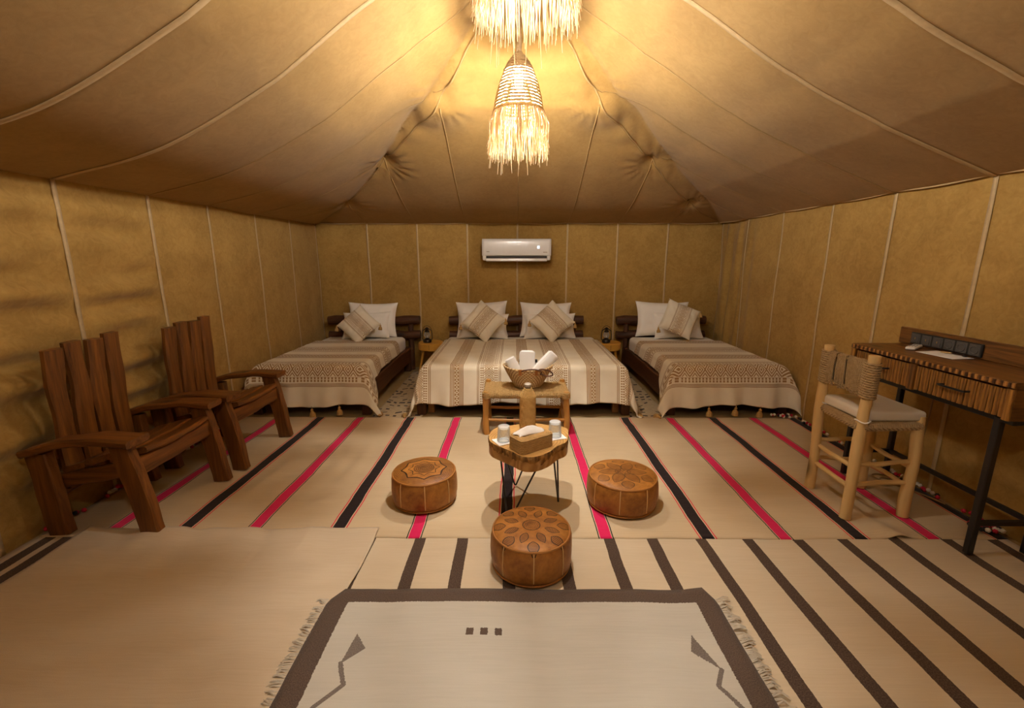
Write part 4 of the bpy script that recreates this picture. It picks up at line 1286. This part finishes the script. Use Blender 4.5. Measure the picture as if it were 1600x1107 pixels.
armchair('dark stained rustic armchair with four slat back, nearer the left single bed', -2.005, 2.925, -.03)

# ------------------------------------------------------------------ rope-backed chair at the desk
ch = thing('rope_chair', 'pale peeled wood chair with rope back facing the desk', 'chair', (1.912, 2.270, .020))
P = {'A': (-.140, .150), 'B': (-.165, -.162), 'C': (.145, -.145), 'D': (.158, .150)}
for k, (n_, top_) in enumerate((('A', .865), ('B', .87), ('C', .555), ('D', .555))):
    x, y = P[n_]
    o_ = 1.0 if top_ < .6 else .9
    pp = crooked((x * 1.02, y * 1.04, 0), (x * (1.12 if n_ == 'A' else o_), y * .97, top_), .0275, .0255, 60 + k, .006, 12, 10)
    pp.build('leg', 'pale_woodZ', ch)
def rung(a, b, z, s):
    (x0, y0), (x1, y1) = P[a], P[b]
    ax = 'X' if abs(x1 - x0) > abs(y1 - y0) else 'Y'
    crooked((x0, y0, z), (x1, y1, z + .006), .0125, .0125, s, .005, 8, 8).build('rung', 'pale_wood' + ax, ch)
for i, (a, b) in enumerate((('A', 'B'), ('B', 'C'), ('C', 'D'), ('D', 'A'))):
    rung(a, b, .165 + .02 * (i % 2), 70 + i); rung(a, b, .275 + .025 * (i % 2), 80 + i)
stt = MB()
def lerp2(a, b, u): return (a[0] + (b[0] - a[0]) * u, a[1] + (b[1] - a[1]) * u)
for k in range(30):                                   # seat cords, front to back and side to side
    u = (k + .5) / 30
    p, q = lerp2(P['A'], P['B'], u), lerp2(P['D'], P['C'], u)
    stt.tube([(p[0] - .018, p[1], .500), (p[0] - .012, p[1], .521), (.0, (p[1] + q[1]) / 2, .520), (q[0] + .012, q[1], .521), (q[0] + .018, q[1], .500)], .0072, 6)
for (a, b) in (('B', 'C'), ('A', 'D'), ('A', 'B'), ('C', 'D')):   # wrapped seat edges
    for k in range(26):
        u = (k + .5) / 26; p = lerp2(P[a], P[b], u)
        d = Vector((P[b][0] - P[a][0], P[b][1] - P[a][1], 0)).normalized(); sd = Vector((-d.y, d.x, 0))
        stt.tube([tuple(Vector((p[0], p[1], .505)) + sd * .023 * cos(2*PI*i/8) + Vector((0, 0, .021 * sin(2*PI*i/8))) + d * (.005 * i / 8)) for i in range(8)], .0062, 5, closed=True)
tag(stt.build('rope_seat', 'rope_stool', ch), 'wound raffia rope seat', kind='stuff')
rb = MB()
A_, B_ = (P['A'][0] * 1.09, P['A'][1] * .97), (P['B'][0] * .93, P['B'][1] * .97)
for k in range(23):                                   # standing cords of the back
    if k in (6, 12): continue
    u = (k + 1.0) / 25; p = lerp2(A_, B_, u)
    for s in (-1, 1):
        sway = .010 * sin(u * 9)
        rb.tube([(p[0] + s * .004, p[1], .835), (p[0] + s * .018, p[1], .832 - .004 * sin(k)), (p[0] + s * .019, p[1] + sway * .5, .76), (p[0] + s * .019, p[1] + sway, .68), (p[0] + s * .004, p[1] + sway, .655 - .006 * sin(k * 1.7))], .0053, 6)
for q in (A_, B_):
    for k in range(15):
        z = .662 + k * .0122
        rb.tube([(q[0] + .0325 * cos(2*PI*i/14), q[1] + .0325 * sin(2*PI*i/14), z + .004 * sin(2*PI*i/14)) for i in range(14)], .0062, 5, closed=True)
tag(rb.build('rope_back', 'rope_stool', ch), 'backrest wound with raffia rope', kind='stuff')
for z in (.67, .82):
    MB().tube([(A_[0], A_[1], z), (B_[0], B_[1], z)], .010, 8).build('back_bar', 'pale_woodY', ch)
cs = rbox(-.152, .165, -.158, .158, 0, .052, .016, 4).build('seat_cushion', 'stool_cushion', angle=60)
cs.location = (1.912, 2.268, .549)
tag(cs, 'flat ivory cushion tied to the seat of the rope chair', 'cushion')
for n_ in ('A', 'B'):
    q = P[n_]
    MB().tube([(q[0] * .96 + .031 * cos(2*PI*i/16), q[1] * .985 + .031 * sin(2*PI*i/16), .008 + .004 * sin(i)) for i in range(16)], .004, 5, closed=True).build('tie', 'white_linen', cs)

# ------------------------------------------------------------------ desk
dk = thing('desk', 'burnt pine desk with two reeded drawers and black steel legs at the right wall', 'desk', (2.20, 2.19, .020))
dz = -.020
yN, yF, xF, xB = -.445, .445, -.15, .185
MB().plank([(xF + (xB - xF) / 2, yN, .842 + dz), (xF + (xB - xF) / 2, yF, .842 + dz)], (1, 0, 0), xB - xF, .028, .0, 1, 6, .004).build('desk_top', 'desk_woodY', dk)
eg = MB()
for k in range(60):
    u = (k + .5) / 60
    eg.box((xF - .001, yN + (yF - yN) * u, .842 + dz), (.007 + .003 * (k % 3) / 2, (yF - yN) / 60 * .9, .022), ch=.002)
tag(eg.build('carved_edge', 'desk_edge', dk), 'notched front edge', kind='stuff')
for y in (yN + .012, yF - .012):
    MB().box(((xF + xB) / 2 + .006, y, .758 + dz), (xB - xF - .012, .022, .138), ch=.002).build('end_panel', 'desk_woodX', dk)
    MB().plank([(xF + .004, y, .692 + dz), (xF + .004, y, .826 + dz)], (0, 1, 0), .026, .014, .002, 3, 6, .003).build('corner_post', 'strip_woodZ', dk)
MB().box((xB - .01, 0, .758 + dz), (.016, yF - yN - .05, .138)).build('back_board', 'desk_woodY', dk)
MB().box(((xF + xB) / 2 + .02, 0, .698 + dz), (xB - xF - .06, yF - yN - .05, .012)).build('bottom_board', 'desk_woodY', dk)
MB().box((xF + .012, .03, .758 + dz), (.02, .035, .138), ch=.002).build('divider', 'desk_woodZ', dk)
for (ya, yb2) in ((yN + .030, .010), (.050, yF - .030)):
    d = MB().box((xF + .030, (ya + yb2) / 2, .758 + dz), (.016, yb2 - ya, .126), ch=.002).build('drawer', 'desk_woodY', dk)
    n = 17; w = (yb2 - ya) / n
    rr_ = random.Random(int(ya * 100))
    pro = []
    for k in range(4):
        s_ = MB()
        ws = w * rr_.uniform(.85, .97)
        s_.plank([(xF + .017, 0, -.061), (xF + .016, 0, 0), (xF + .017, 0, .061)], (0, 1, 0), ws, .016, .0012, k + int(ya * 50), 6, .005)
        pro.append(s_.build('strip', 'strip_woodZ', d))
    for k in range(n):
        if k < 4: o = pro[k]
        else: o = pro[rr_.randint(0, 3)].copy(); col.objects.link(o)
        o.location = (rr_.uniform(-.003, .002), ya + w * (k + .5), .758 + dz)
    hc = (ya + yb2) / 2
    hd = MB().tube([(xF + .012, hc - .062, .765 + dz), (xF - .018, hc - .062, .765 + dz), (xF - .020, hc - .050, .765 + dz), (xF - .020, hc + .050, .765 + dz), (xF - .018, hc + .062, .765 + dz), (xF + .012, hc + .062, .765 + dz)], .0050, 8)
    hd.build('handle', 'black_metal', d)
lx0, lx1, ly0, ly1 = -.100, .165, -.375, .410
for x, y in ((lx0, ly0), (lx0, ly1), (lx1, ly0), (lx1, ly1)):
    MB().box((x, y, (.688 + dz) / 2), (.028, .028, .688 + dz), ch=.003).build('leg', 'black_metal', dk)
def bar(a, b):
    MB().plank([a, b], (0, 0, 1), .022, .022, 0, 0, 1, .002).build('stretcher', 'black_metal', dk)
zt_ = .678 + dz
bar((lx0, ly0 - .06, zt_), (lx0, ly1 + .03, zt_)); bar((lx1, ly0 - .06, zt_), (lx1, ly1 + .03, zt_))
bar((lx0, ly0 - .05, zt_), (lx1, ly0 - .05, zt_)); bar((lx0, ly1 + .02, zt_), (lx1, ly1 + .02, zt_))
bar((lx0, ly0, .175 + dz), (lx1, ly0, .175 + dz)); bar((lx0, ly1, .175 + dz), (lx1, ly1, .175 + dz)); bar((lx1, ly0, .175 + dz), (lx1, ly1, .175 + dz))
MB().plank([(.165, yN, .904 + dz), (.165, yF + .03, .904 + dz)], (0, 0, 1), .096, .028, .0, 1, 6, .004).build('back_panel', 'desk_woodY', dk)
sp = MB().box((.146, .185, .900 + dz), (.012, .405, .068), ch=.003).build('socket_panel', 'black_plastic', dk)
for k in range(6):
    y = .185 + .168 - k * .0672
    s_ = MB().box((.1395, y, .900 + dz), (.004, .058, .056), ch=.0015)
    if k >= 3:
        ring = [(0.1365, y + .0195 * cos(2*PI*i/20), .900 + dz + .0195 * sin(2*PI*i/20)) for i in range(20)]
        s_.tube(ring, .0025, 5, closed=True)
        s_.add([(.1372, p[1], p[2]) for p in ring], [tuple(range(20))])
        s_.build('socket', 'socket_grey', sp)
    else:
        s_.box((.1375, y, .900 + dz), (.004, .044, .042), Matrix.Rotation(.05, 3, 'Y'), ch=.001)
        b_ = s_.build('switch', 'socket_grey', sp)
        MB().box((.1350, y, .901 + dz), (.001, .003, .010)).build('indicator', 'brass', sp)
# things on the desk
rc = thing('remote_control', 'white remote control with grey buttons on the desk top', 'remote control', (2.258, 2.455, .857), -.95)
rbox(-.022, .022, -.075, .075, 0, .018, .008, 3).build('body', 'remote', rc, angle=50)
for j in range(4):
    for i in (-1, 0, 1):
        MB().lathe([(.0045, .017), (.0042, .0195)], 8, (i * .012, -.010 + j * .016 - .03, 0)).build('button', 'button', rc)
MB().box((0, .048, .0185), (.032, .036, .001)).build('screen', 'button', rc)
pp_ = MB().grid(lambda a, b: (-.066 + .132 * a, -.10 + .19 * b, .0012 + .003 * (a * b) ** 2), 8, 8).build('paper_sheet', 'paper', solid=.0012)
pp_.location = (2.265, 2.285, .8575); pp_.rotation_euler = (0, 0, .10)
tag(pp_, 'white sheet of paper on the desk before the sockets', 'paper')
kf = thing('door_key', 'small key on a pale wooden tag lying on the paper', 'key', (2.300, 2.310, .863), .5)
MB().box((0, 0, .003), (.022, .042, .005), ch=.0015).build('tag', 'pale_woodY', kf)
MB().tube([(.012 * cos(2*PI*i/14), -.030 + .012 * sin(2*PI*i/14), .003) for i in range(14)], .0012, 5, closed=True).build('ring', 'tin', kf)
MB().box((.004, -.056, .003), (.010, .034, .003), ch=.001).build('key', 'black_metal', kf)
MB().lathe([(.008, 0), (.010, .0015), (.010, .004), (.006, .006)], 14).build('pen_cap', 'black_plastic').location = (2.315, 2.225, .8615)
tag(bpy.data.objects['pen_cap'], 'small black cap on the near end of the paper sheet', 'cap')
# power cord from the socket panel down to the floor
cp = [(2.395, 2.45, .83), (2.41, 2.44, .66), (2.415, 2.45, .40), (2.40, 2.47, .15), (2.36, 2.50, .035), (2.27, 2.52, .028), (2.24, 2.46, .028), (2.30, 2.42, .032), (2.36, 2.47, .030), (2.32, 2.55, .030), (2.25, 2.56, .030), (2.235, 2.48, .034), (2.33, 2.36, .030), (2.385, 2.20, .030)]
sm = []
for i in range(len(cp) - 1):
    p0, p1, p2, p3 = (Vector(cp[min(max(i + k - 1, 0), len(cp) - 1)]) for k in range(4))
    for j in range(6):
        t = j / 6; sm.append(.5 * (2*p1 + (p2-p0)*t + (2*p0-5*p1+4*p2-p3)*t*t + (-p0+3*p1-3*p2+p3)*t**3))
tag(MB().tube(sm, .0045, 6).build('power_cord', 'cable'), 'brown power cord hanging behind the desk and looped on the floor', 'cord')
